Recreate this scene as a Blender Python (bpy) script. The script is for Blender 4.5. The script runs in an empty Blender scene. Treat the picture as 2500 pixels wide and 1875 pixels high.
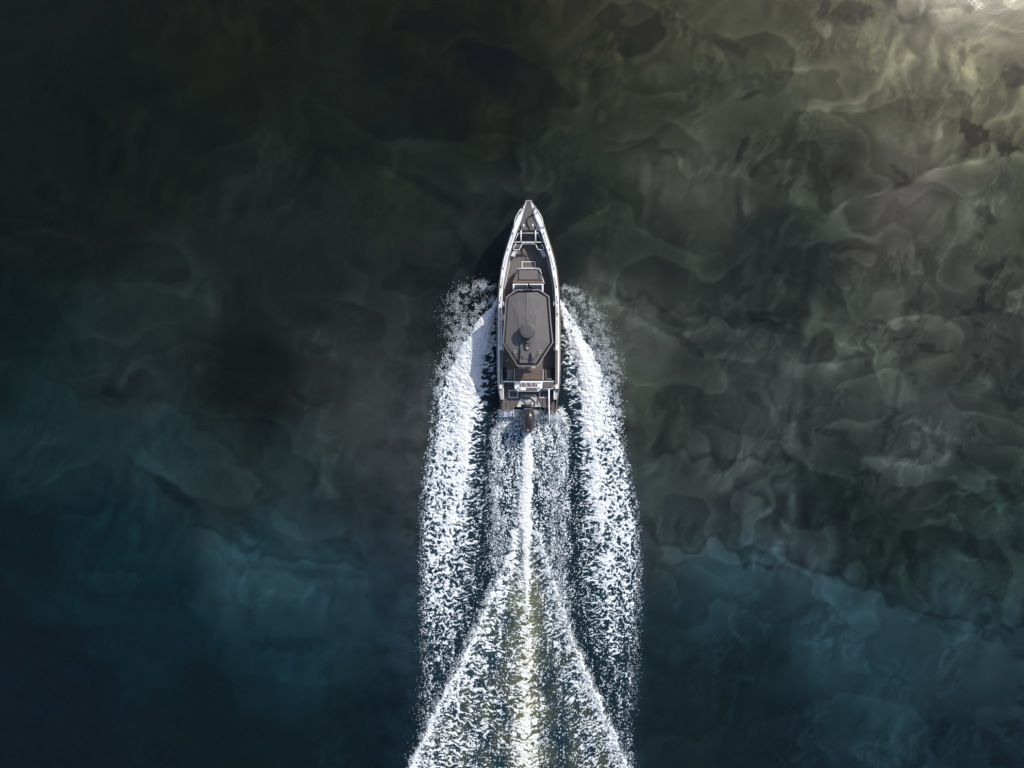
import bpy, bmesh, math
import numpy as np
from mathutils import Vector

# ------------------------------------------------------------------ camera, sky, sun, exposure
H = 27.0                       # drone height over the water
S0 = 0.01698                   # metres of water surface per photograph pixel (2500 wide)
scene = bpy.context.scene
cam_d = bpy.data.cameras.new('camera'); cam = bpy.data.objects.new('camera', cam_d)
scene.collection.objects.link(cam)
cam.location = (0, 0, H); cam.rotation_euler = (0, 0, 0)
cam_d.sensor_fit = 'HORIZONTAL'; cam_d.angle = 2*math.atan(1250*S0/H); cam_d.clip_end = 6000; cam_d.clip_start = 0.5
scene.camera = cam
SUN_EL = math.radians(42); SUN_AZ_VEC = Vector((0.74, 0.67, 0)).normalized()   # towards the sun
world = bpy.data.worlds.new('World'); scene.world = world; world.use_nodes = True
wn = world.node_tree.nodes; wl = world.node_tree.links
bg = wn['Background']; sky = wn.new('ShaderNodeTexSky'); sky.sky_type = 'NISHITA'; sky.sun_disc = False
sky.sun_elevation = SUN_EL; sky.sun_rotation = math.atan2(SUN_AZ_VEC.x, SUN_AZ_VEC.y)
sky.air_density = 1.0; sky.dust_density = 1.5; sky.ozone_density = 1.0
wl.new(sky.outputs[0], bg.inputs[0]); bg.inputs[1].default_value = 0.15
sun_d = bpy.data.lights.new('sun', 'SUN'); sun_d.energy = 3.7; sun_d.angle = math.radians(0.55); sun_d.color = (1.0, 0.955, 0.88)
sun = bpy.data.objects.new('sun', sun_d); scene.collection.objects.link(sun)
d = Vector((SUN_AZ_VEC.x*math.cos(SUN_EL), SUN_AZ_VEC.y*math.cos(SUN_EL), math.sin(SUN_EL)))
sun.rotation_euler = d.to_track_quat('Z', 'Y').to_euler(); sun.location = d*60
vs = scene.view_settings; scene.display_settings.display_device = 'sRGB'
vs.view_transform = 'Standard'; vs.look = 'None'; vs.exposure = 0.0; vs.gamma = 1.0; vs.use_curve_mapping = False
scene.render.engine = 'CYCLES'
scene.cycles.use_denoising = True
scene.cycles.max_bounces = 6; scene.cycles.transparent_max_bounces = 8
scene.cycles.caustics_reflective = False; scene.cycles.caustics_refractive = False
scene.cycles.sample_clamp_indirect = 4.0; scene.cycles.sample_clamp_direct = 12.0
COL = scene.collection

# ------------------------------------------------------------------ helpers
K = 1.13021                    # photo px per unit of the wake tables (2212 wide measuring grid)
def W(px, py, z=0.0):
    s = S0*(H-z)/H
    return ((px-1250)*s, (937.5-py)*s, z)
def srgb(c):
    c = np.asarray(c, float)/255
    return np.where(c <= 0.04045, c/12.92, ((c+0.055)/1.055)**2.4)

def tag(o, label=None, cat=None, group=None, kind=None):
    if label: o['label'] = label
    if cat: o['category'] = cat
    if group: o['group'] = group
    if kind: o['kind'] = kind
    return o

def mat(name, col, rough=0.6, metal=0.0, var=0.12, scale=6.0, bump=0.0, bscale=80.0, spec=0.5, coat=0.0, col2=None):
    m = bpy.data.materials.new(name); m.use_nodes = True
    n, l = m.node_tree.nodes, m.node_tree.links
    b = n['Principled BSDF']; b.inputs['Roughness'].default_value = rough; b.inputs['Metallic'].default_value = metal
    b.inputs['Specular IOR Level'].default_value = spec; b.inputs['Coat Weight'].default_value = coat
    tc = n.new('ShaderNodeTexCoord')
    nz = n.new('ShaderNodeTexNoise'); nz.inputs['Scale'].default_value = scale; nz.inputs['Detail'].default_value = 8; nz.inputs['Roughness'].default_value = 0.65
    l.new(tc.outputs['Object'], nz.inputs['Vector'])
    mr = n.new('ShaderNodeMapRange'); mr.inputs['From Min'].default_value = 0.3; mr.inputs['From Max'].default_value = 0.7
    l.new(nz.outputs['Fac'], mr.inputs['Value'])
    mx = n.new('ShaderNodeMix'); mx.data_type = 'RGBA'
    c = list(col)
    c2 = list(col2) if col2 else [x*(1+var) for x in c]
    mx.inputs['A'].default_value = [x*(1-var) for x in c]+[1]; mx.inputs['B'].default_value = c2+[1]
    l.new(mr.outputs['Result'], mx.inputs['Factor']); l.new(mx.outputs['Result'], b.inputs['Base Color'])
    mr2 = n.new('ShaderNodeMapRange'); mr2.inputs['To Min'].default_value = max(0.03, rough-0.08); mr2.inputs['To Max'].default_value = min(1, rough+0.1)
    l.new(nz.outputs['Fac'], mr2.inputs['Value']); l.new(mr2.outputs['Result'], b.inputs['Roughness'])
    if bump:
        n2 = n.new('ShaderNodeTexNoise'); n2.inputs['Scale'].default_value = bscale; n2.inputs['Detail'].default_value = 3
        l.new(tc.outputs['Object'], n2.inputs['Vector'])
        bp = n.new('ShaderNodeBump'); bp.inputs['Strength'].default_value = bump; bp.inputs['Distance'].default_value = 0.01
        l.new(n2.outputs['Fac'], bp.inputs['Height']); l.new(bp.outputs['Normal'], b.inputs['Normal'])
    return m

M = dict(
    white=mat('white_gelcoat', (0.86, 0.85, 0.83), 0.3, var=0.07, scale=3, coat=0.2),
    white2=mat('white_painted_metal', (0.84, 0.83, 0.82), 0.35, var=0.04),
    hull=mat('taupe_hull_paint', (0.16, 0.125, 0.10), 0.28, var=0.1, coat=0.4),
    bulwark=mat('grey_bulwark_liner', (0.33, 0.31, 0.30), 0.5, var=0.1),
    deck=mat('grey_deck_foam', (0.155, 0.140, 0.130), 0.85, var=0.16, scale=9, bump=0.3, bscale=220),
    foredeck=mat('foredeck_foam', (0.135, 0.125, 0.120), 0.85, var=0.13, scale=9, bump=0.3, bscale=220),
    plank=mat('deck_plank_foam', (0.125, 0.108, 0.108), 0.85, var=0.2, scale=12, bump=0.3, bscale=200),
    seam=mat('black_seam', (0.012, 0.012, 0.014), 0.7),
    roof=mat('hardtop_satin_grey', (0.124, 0.114, 0.111), 0.5, var=0.07, scale=2.5, bump=0.05),
    frame=mat('hardtop_frame_taupe', (0.29, 0.25, 0.23), 0.38, var=0.1),
    black=mat('black_channel', (0.010, 0.011, 0.013), 0.35),
    rubber=mat('black_rubber', (0.012, 0.012, 0.013), 0.6),
    quilt=mat('brown_quilted_vinyl', (0.135, 0.10, 0.085), 0.5, var=0.12, scale=10),
    cushion=mat('taupe_vinyl', (0.115, 0.102, 0.098), 0.55, var=0.1, scale=6),
    quilt2=mat('tan_quilt_piping', (0.17, 0.12, 0.098), 0.5, var=0.15),
    dome=mat('radar_dome_grey', (0.085, 0.082, 0.082), 0.45, var=0.06),
    glass=mat('tinted_windscreen', (0.018, 0.032, 0.05), 0.06, var=0.05, spec=0.8),
    steel=mat('polished_steel', (0.75, 0.75, 0.76), 0.18, metal=0.9, var=0.05),
    well=mat('engine_well_gelcoat', (0.52, 0.52, 0.51), 0.4, var=0.14, scale=5),
    greyside=mat('grey_stern_gelcoat', (0.42, 0.41, 0.41), 0.4, var=0.1),
    engine=mat('engine_cowling_brown', (0.028, 0.019, 0.020), 0.2, var=0.2, coat=0.8),
    copper=mat('copper_trim', (0.20, 0.08, 0.04), 0.35, var=0.1),
    pad=mat('grey_tread_pad', (0.14, 0.13, 0.135), 0.8, var=0.1, bump=0.2),
    lens=mat('clear_lamp_lens', (0.8, 0.75, 0.6), 0.1, var=0.05, spec=0.9),
    blue=mat('flag_blue', (0.012, 0.05, 0.19), 0.8, var=0.1),
    flagwhite=mat('flag_white', (0.78, 0.8, 0.82), 0.8, var=0.04),
)

CX = 1290.8
BOAT = Vector(W(CX, 760, 0)); BOAT.z = 0
boat = bpy.data.objects.new('motorboat', None); COL.objects.link(boat); boat.location = BOAT; boat.empty_display_size = 0.5
tag(boat, 'white and grey open motorboat with dark octagonal hardtop and one outboard, running at speed', 'motorboat')

def link(name, me, m, parent=None, smooth=False, origin=None, root=None):
    me.name = name
    if m is not None and not me.materials: me.materials.append(m)
    o = bpy.data.objects.new(name, me); COL.objects.link(o)
    if smooth:
        for p in me.polygons: p.use_smooth = True
    if parent is not None: o.parent = parent
    return o
def bmlink(name, bm, m, parent=boat, smooth=False, off=None):
    """bm holds world coordinates; the object is placed under parent (whose origin is at the boat root)"""
    off = BOAT if off is None else off
    bmesh.ops.translate(bm, verts=bm.verts, vec=-off)
    bmesh.ops.recalc_face_normals(bm, faces=bm.faces)
    me = bpy.data.meshes.new(name); bm.to_mesh(me); bm.free()
    return link(name, me, m, parent, smooth)

def offset_poly(pts, dist):
    n = len(pts); out = []
    area = sum(pts[i][0]*pts[(i+1) % n][1]-pts[(i+1) % n][0]*pts[i][1] for i in range(n))
    sg = 1 if area > 0 else -1
    for i in range(n):
        p0 = Vector(pts[i-1][:2]); p1 = Vector(pts[i][:2]); p2 = Vector(pts[(i+1) % n][:2])
        a = (p1-p0).normalized(); b = (p2-p1).normalized()
        na = Vector((-a.y, a.x))*sg; nb = Vector((-b.y, b.x))*sg
        k = na+nb; q = k.dot(na)
        k = k/q if abs(q) > 0.3 else k
        out.append((p1.x+k.x*dist, p1.y+k.y*dist))
    return out
def prism_bm(bm, pts, z0, z1, cham=0.008, ztop=None):
    """pts: world xy outline as seen at the top; ztop(x,y) may tilt the top"""
    zt = ztop or (lambda x, y: z1)
    n = len(pts)
    ins = offset_poly(pts, cham)
    r0 = [bm.verts.new((x, y, z0 if not ztop else zt(x, y)-(z1-z0))) for x, y in pts]
    r1 = [bm.verts.new((x, y, zt(x, y)-cham)) for x, y in pts]
    r2 = [bm.verts.new((x, y, zt(x, y))) for x, y in ins]
    for i in range(n):
        j = (i+1) % n
        bm.faces.new((r0[i], r0[j], r1[j], r1[i])); bm.faces.new((r1[i], r1[j], r2[j], r2[i]))
    bm.faces.new(r2); bm.faces.new(list(reversed(r0)))
def prism(name, px, z0, z1, m, parent=boat, cham=0.008, ztop=None):
    bm = bmesh.new(); prism_bm(bm, [W(x, y, z1)[:2] for x, y in px], z0, z1, cham, ztop)
    return bmlink(name, bm, m, parent)
def tube_bm(bm, pts, r, seg=8):
    pts = [Vector(p) for p in pts]; rings = []
    for i, p in enumerate(pts):
        t = (pts[min(i+1, len(pts)-1)]-pts[max(i-1, 0)]).normalized()
        up = Vector((0, 0, 1)) if abs(t.z) < 0.9 else Vector((1, 0, 0))
        a = t.cross(up).normalized(); b = t.cross(a).normalized()
        rr = r[i] if isinstance(r, (list, tuple)) else r
        rings.append([bm.verts.new(p+(a*math.cos(k*2*math.pi/seg)+b*math.sin(k*2*math.pi/seg))*rr) for k in range(seg)])
    for A, B in zip(rings, rings[1:]):
        for k in range(seg): bm.faces.new((A[k], A[(k+1) % seg], B[(k+1) % seg], B[k]))
    bm.faces.new(rings[0]); bm.faces.new(list(reversed(rings[-1])))
def smooth_path(pts, n=6):
    """Catmull-Rom through the points"""
    P = [np.array(p, float) for p in pts]; P = [2*P[0]-P[1]]+P+[2*P[-1]-P[-2]]; out = []
    for i in range(1, len(P)-2):
        for k in range(n):
            t = k/n
            out.append(0.5*((2*P[i])+(-P[i-1]+P[i+1])*t+(2*P[i-1]-5*P[i]+4*P[i+1]-P[i+2])*t*t+(-P[i-1]+3*P[i]-3*P[i+1]+P[i+2])*t**3))
    out.append(P[-2]); return [tuple(p) for p in out]
def tube(name, pts, r, m, parent=boat, seg=8):
    """pts are (px, py, z)"""
    bm = bmesh.new(); tube_bm(bm, [W(*p) for p in pts], r, seg)
    return bmlink(name, bm, m, parent, True)
def lathe_bm(bm, c, prof, seg=32):
    rings = []
    for r, z in prof:
        rings.append([bm.verts.new((c[0]+r*math.cos(k*2*math.pi/seg), c[1]+r*math.sin(k*2*math.pi/seg), z)) for k in range(seg)])
    for A, B in zip(rings, rings[1:]):
        for k in range(seg): bm.faces.new((A[k], A[(k+1) % seg], B[(k+1) % seg], B[k]))
    bm.faces.new(rings[-1]); bm.faces.new(list(reversed(rings[0])))
def R(i, x, y):   # close-up measurement -> photo pixel
    return (1180+x/7.541, (470, 640, 780, 880)[i-1]+y/7.541)
def RP(i, *pts): return [R(i, x, y) for x, y in pts]
def mirror(pts): return [(2*CX-x, y) for x, y in pts][::-1]

# ------------------------------------------------------------------ numpy noise
def perlin(x, y, seed):
    rng = np.random.RandomState(seed); g = rng.rand(256, 256)*2*np.pi
    gx, gy = np.cos(g), np.sin(g)
    xi = np.floor(x).astype(int); yi = np.floor(y).astype(int); fx = x-xi; fy = y-yi
    sx = fx*fx*fx*(fx*(fx*6-15)+10); sy = fy*fy*fy*(fy*(fy*6-15)+10)
    def dot(ix, iy, dx, dy):
        a = ix & 255; b = iy & 255
        return gx[a, b]*dx+gy[a, b]*dy
    n00 = dot(xi, yi, fx, fy); n10 = dot(xi+1, yi, fx-1, fy); n01 = dot(xi, yi+1, fx, fy-1); n11 = dot(xi+1, yi+1, fx-1, fy-1)
    return 1.5*((n00*(1-sx)+n10*sx)*(1-sy)+(n01*(1-sx)+n11*sx)*sy)
def fbm(x, y, seed, octs=4, gain=0.5):
    s = 0; a = 1.0; t = 0
    for i in range(octs):
        s = s+a*perlin(x*2**i+i*17.3, y*2**i-i*9.1, seed+i); t += a; a *= gain
    return s/t
def worley(x, y, seed):
    rng = np.random.RandomState(seed); jx = rng.rand(256, 256); jy = rng.rand(256, 256)
    xi = np.floor(x).astype(int); yi = np.floor(y).astype(int)
    f1 = np.full(x.shape, 9.0); f2 = f1.copy()
    for a in (-1, 0, 1):
        for b in (-1, 0, 1):
            cx, cy = xi+a, yi+b
            dd = np.hypot(cx+jx[cx & 255, cy & 255]-x, cy+jy[cx & 255, cy & 255]-y)
            f2 = np.minimum(f2, np.maximum(f1, dd)); f1 = np.minimum(f1, dd)
    return f1, f2
def sstep(a, b, x):
    t = np.clip((x-a)/(b-a), 0, 1); return t*t*(3-2*t)
def rank(n):
    r = np.empty(n.size); o = np.argsort(n.ravel()); r[o] = np.linspace(0, 1, n.size); return r.reshape(n.shape)

# ------------------------------------------------------------------ sheet below the water, painted with the surface reflections
SEA_Z = -1.0
ctrl = [  # water tones by position, mirrored light included
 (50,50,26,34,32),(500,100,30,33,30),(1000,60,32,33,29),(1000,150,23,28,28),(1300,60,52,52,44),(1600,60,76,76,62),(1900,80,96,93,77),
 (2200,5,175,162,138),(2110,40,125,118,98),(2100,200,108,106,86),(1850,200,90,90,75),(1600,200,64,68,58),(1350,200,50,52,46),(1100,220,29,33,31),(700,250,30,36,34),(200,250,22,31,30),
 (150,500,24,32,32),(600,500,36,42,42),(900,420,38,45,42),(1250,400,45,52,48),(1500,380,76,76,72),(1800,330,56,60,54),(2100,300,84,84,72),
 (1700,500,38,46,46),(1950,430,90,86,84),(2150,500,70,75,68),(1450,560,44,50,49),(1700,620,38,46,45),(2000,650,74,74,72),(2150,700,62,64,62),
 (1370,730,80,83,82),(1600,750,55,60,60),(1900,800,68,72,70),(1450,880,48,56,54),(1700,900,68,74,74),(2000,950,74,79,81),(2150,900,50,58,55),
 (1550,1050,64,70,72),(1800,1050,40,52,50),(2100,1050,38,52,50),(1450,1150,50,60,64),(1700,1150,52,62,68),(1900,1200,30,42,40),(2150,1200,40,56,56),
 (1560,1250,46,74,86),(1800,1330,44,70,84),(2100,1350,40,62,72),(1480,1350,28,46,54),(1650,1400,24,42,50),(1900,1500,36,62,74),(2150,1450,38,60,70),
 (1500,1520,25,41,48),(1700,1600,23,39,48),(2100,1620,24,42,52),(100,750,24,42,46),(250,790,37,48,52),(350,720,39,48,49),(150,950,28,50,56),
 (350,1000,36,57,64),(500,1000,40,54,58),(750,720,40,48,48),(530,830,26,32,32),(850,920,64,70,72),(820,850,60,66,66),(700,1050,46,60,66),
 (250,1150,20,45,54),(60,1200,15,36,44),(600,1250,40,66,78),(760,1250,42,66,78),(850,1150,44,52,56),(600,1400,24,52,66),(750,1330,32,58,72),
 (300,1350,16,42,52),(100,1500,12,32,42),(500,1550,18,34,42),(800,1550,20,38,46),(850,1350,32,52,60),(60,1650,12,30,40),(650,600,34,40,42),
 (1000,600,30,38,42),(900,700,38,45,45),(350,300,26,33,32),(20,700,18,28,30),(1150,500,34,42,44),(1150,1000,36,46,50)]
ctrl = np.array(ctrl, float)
ALB_K = np.array([0.92, 1.0, 1.03])
def build_reflection_bed():
    nx, ny = 620, 480
    wx, wy = 26.0, 20.0
    gx = np.linspace(-wx, wx, nx); gy = np.linspace(-wy, wy, ny)
    X, Y = np.meshgrid(gx, gy)
    s = S0*(H-SEA_Z)/H
    U = (X/s+1250)/K; V = (937.5-Y/s)/K
    # warp the painted reflections into flowing sheets
    w1 = fbm(U/230, V/170, 3, 3); w2 = fbm(U/230+50, V/170+20, 11, 3)
    w3 = fbm(U/70, V/60, 31, 3); w4 = fbm(U/70+50, V/60+20, 37, 3)
    u = U+55*w1+20*w3; v = V+45*w2+20*w4
    acc = np.zeros(U.shape+(3,)); wt = np.zeros(U.shape)
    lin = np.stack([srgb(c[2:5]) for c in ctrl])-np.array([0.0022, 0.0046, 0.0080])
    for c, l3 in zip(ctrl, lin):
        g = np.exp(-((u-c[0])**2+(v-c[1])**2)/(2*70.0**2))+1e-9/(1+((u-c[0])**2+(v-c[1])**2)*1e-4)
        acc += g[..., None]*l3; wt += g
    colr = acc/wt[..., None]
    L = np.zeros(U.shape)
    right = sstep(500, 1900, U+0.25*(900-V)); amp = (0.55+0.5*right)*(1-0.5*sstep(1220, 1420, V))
    L += amp*0.55*fbm(u/130+3, v/95, 45, 4, 0.5)
    # overlapping veils of painted reflection, each with one crisp edge
    for k, (sx, sy, sd, a, gt) in enumerate([(330, 210, 51, 0.9, -0.1), (190, 150, 71, 0.8, 0.0), (120, 120, 91, 0.5, 0.15), (75, 100, 107, 0.3, 0.3)]):
        q = fbm((U+0.5*V)/sx+0.45*w1*k*0.6+0.10*w3, (V-0.35*U)/sy+0.45*w2*k*0.6+0.10*w4, sd, 2, 0.33)*1.8
        f = q-np.floor(q)
        veil = f**1.8*(1-sstep(0.95, 1.0, f))
        gate = sstep(gt-0.15, gt+0.25, fbm(U/240+k, V/200, sd+9, 2)+0.12*right)
        L += amp*a*0.82*(veil-0.3)*gate
        # thin pale reflection lines painted where veils meet
        e = np.minimum(f, 1-f)
        L += 0.10*a*right*np.exp(-(e/0.03)**2)*sstep(0.12, 0.4, fbm(U/150+4, V/150, sd+13, 2))
    # short leaning streaks
    st = fbm((U+0.28*V)/30+1.1*w1+0.5*w3, (V-0.2*U)/85+w4*0.5, 151, 2, 0.4)
    L += amp*0.9*st*sstep(-0.05, 0.4, fbm(U/200, V/170, 157, 2)+0.1*right)
    # small liquid wrinkles, sharp on one side
    rp = perlin((U+0.35*V)/17+1.6*w3+1.2*w1, (V-0.3*U)/34+1.6*w4+1.2*w2, 159); rp2 = np.abs(perlin((U-0.3*V)/24+1.5*w3, (V+0.2*U)/22+1.5*w4, 160))
    wr = sstep(-0.05, 0.35, fbm(U/150+2, V/130+6, 161, 2)+0.12*right-0.02)
    L += (0.22+0.22*right)*wr*(sstep(0.05, 0.30, rp)*(1-0.6*sstep(0.3, 0.75, rp))-0.25)-(0.25*right+0.1)*wr*(1-sstep(0.0, 0.07, rp2))
    L = np.exp(np.clip(L, -1.3, 1.1))
    # dark patches of the painted reflection
    wm = sstep(0.25, 0.31, fbm((U+0.5*V)/75+0.5*w3, (V-0.4*U)/42+0.5*w4, 163, 3, 0.5))*sstep(1150, 1700, U-0.35*V)*sstep(-0.1, 0.2, fbm(U/300, V/300, 169, 2)+0.1)
    L *= 1-0.45*wm
    def blob(cx, cy, rx, ry, ang, a, soft=0.25, jag=0.35):
        nonlocal L
        c, s_ = math.cos(math.radians(ang)), math.sin(math.radians(ang))
        dx, dy = U-cx, V-cy
        r = np.hypot((dx*c+dy*s_)/rx, (-dx*s_+dy*c)/ry)+jag*fbm(U/18, V/18, int(cx), 3)+0.2*w3
        L *= 1-a*(1-sstep(1-soft, 1+soft, r))
    for b in [(2104,290,34,22,35,.75,.08,.9),(2176,324,22,16,0,.8,.06,.9),(2189,165,30,26,0,.6,.15,.8),(1843,28,42,28,0,.6,.15,.6),(1778,22,10,34,25,.55,.15,.4),
              (1620,206,20,7,-25,.6,.12,.6),(1605,320,10,30,25,.5,.2,.6),(1628,372,8,18,25,.5,.15,.5),(2080,120,8,20,0,.5,.2,.5),(1970,235,60,30,20,.35,.5,.4),
              (1760,340,110,70,10,.35,.45,.4),(236,847,22,11,15,.4,.4,.3),(378,1066,62,15,38,.5,.4,.5),(520,800,52,105,12,.12,.35,.5),(560,930,30,70,20,.3,.4,.5),
              (1490,745,40,10,40,.5,.25,.5),(1330,640,55,14,28,.5,.3,.6),(1450,690,42,12,25,.55,.2,.6),(1670,705,60,10,15,.5,.25,.5),
              (925,405,95,14,30,.4,.3,.6),(1010,560,14,60,-25,.3,.4,.5),(870,250,60,60,0,.25,.5,.5),(1040,120,70,60,60,.35,.5,.5),(1460,330,40,10,10,.4,.3,.4),
              (1530,1010,70,30,10,.25,.4,.6),(1800,1120,120,60,0,.3,.5,.5),(2090,1160,90,35,20,.35,.4,.7),(700,1240,90,12,5,.3,.4,.6),(620,1390,70,18,0,.35,.4,.6),
              (2150,590,60,20,30,.3,.3,.6),(1800,935,40,10,10,.45,.15,.5),(2020,1345,80,10,22,.3,.3,.6),(560,1150,60,20,35,.3,.4,.6)]:
        blob(*b)
    # long edges: pale reflection painted below a crisp dark line
    def refl_edge(pl, wdt, a, dark=0.35):
        nonlocal L, colr
        pl = np.array(pl, float); uu = U+14*w3; vv = V+16*w4+22*perlin(U/38, V/38, 77)
        yl = np.interp(uu, pl[:, 0], pl[:, 1])
        dd = vv-yl; inx = sstep(pl[0, 0]-20, pl[0, 0]+60, uu)*(1-sstep(pl[-1, 0]-80, pl[-1, 0]+20, uu))
        m = inx*sstep(-1.5, 2.5, dd)*np.exp(-np.clip(dd, 0, None)/wdt)
        L += a*m; L *= 1-dark*inx*np.exp(-((dd+7)/7)**2)
    refl_edge([(1375,1140),(1485,1200),(1550,1165),(1607,1226),(1696,1212),(1805,1251),(1894,1285),(2010,1330),(2200,1400)], 60, 0.5)
    refl_edge([(60,800),(160,840),(232,880),(345,860),(421,905),(480,960),(560,1080),(700,1180),(860,1240)], 90, 0.2, 0.12)
    refl_edge([(380,1120),(520,1190),(640,1215),(760,1230),(870,1300)], 80, 0.35, 0.25)
    refl_edge([(1380,1000),(1480,975),(1560,1010),(1680,985),(1720,1010)], 40, 0.3, 0.3)
    refl_edge([(1280,620),(1380,650),(1500,690),(1620,690),(1760,720)], 50, 0.3, 0.3)
    L = np.clip(L, 0.2, 3.0)
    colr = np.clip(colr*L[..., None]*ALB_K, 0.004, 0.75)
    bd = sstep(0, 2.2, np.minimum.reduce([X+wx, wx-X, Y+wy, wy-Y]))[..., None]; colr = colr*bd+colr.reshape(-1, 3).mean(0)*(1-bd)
    Z = SEA_Z+0.2*fbm(X/7, Y/7, 201, 2)
    verts = np.stack([X, Y, Z], -1).reshape(-1, 3)
    idx = np.arange(nx*ny).reshape(ny, nx)
    q = np.stack([idx[:-1, :-1], idx[:-1, 1:], idx[1:, 1:], idx[1:, :-1]], -1).reshape(-1, 4)
    # skirt to the horizon
    B = len(verts); far = 3000.0
    ring = [(-far, -far, -6), (far, -far, -6), (far, far, -6), (-far, far, -6)]
    verts = np.vstack([verts, ring])
    cols = np.vstack([colr.reshape(-1, 3), np.tile(colr.reshape(-1, 3).mean(0), (4, 1))])
    corners = [idx[0, 0], idx[0, -1], idx[-1, -1], idx[-1, 0]]
    faces = q.tolist()
    for k in range(4):
        e = [idx[0, :], idx[:, -1], idx[-1, ::-1], idx[::-1, 0]][k].tolist()
        a, b = B+k, B+(k+1) % 4; h_ = len(e)//2
        for i in range(len(e)-1): faces.append([a if i < h_ else b, e[i+1], e[i]])
        faces.append([a, b, e[h_]])
    me = bpy.data.meshes.new('reflection_bed'); me.from_pydata(verts.tolist(), [], faces)
    at = me.color_attributes.new('silt_refl', 'FLOAT_COLOR', 'POINT')  # vertex colour holds the painted reflections
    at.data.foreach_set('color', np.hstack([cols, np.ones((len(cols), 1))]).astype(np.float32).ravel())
    m = bpy.data.materials.new('painted_water_reflections'); m.use_nodes = True
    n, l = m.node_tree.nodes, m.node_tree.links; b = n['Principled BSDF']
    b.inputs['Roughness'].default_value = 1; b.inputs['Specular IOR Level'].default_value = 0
    a = n.new('ShaderNodeAttribute'); a.attribute_name = 'silt_refl'
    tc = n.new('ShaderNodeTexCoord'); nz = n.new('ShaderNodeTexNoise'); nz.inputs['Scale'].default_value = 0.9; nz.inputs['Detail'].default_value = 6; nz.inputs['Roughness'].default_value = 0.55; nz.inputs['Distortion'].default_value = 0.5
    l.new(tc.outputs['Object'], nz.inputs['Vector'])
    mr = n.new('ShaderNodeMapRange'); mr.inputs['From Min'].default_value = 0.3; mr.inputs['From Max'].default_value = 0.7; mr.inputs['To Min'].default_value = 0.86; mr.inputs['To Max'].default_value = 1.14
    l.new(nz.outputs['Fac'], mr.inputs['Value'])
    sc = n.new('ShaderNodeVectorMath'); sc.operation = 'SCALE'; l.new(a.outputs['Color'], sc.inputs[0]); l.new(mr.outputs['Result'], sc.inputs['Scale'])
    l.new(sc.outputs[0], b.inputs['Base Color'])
    o = link('reflection_bed', me, m, smooth=True); tag(o, kind='structure')
build_reflection_bed()

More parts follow.
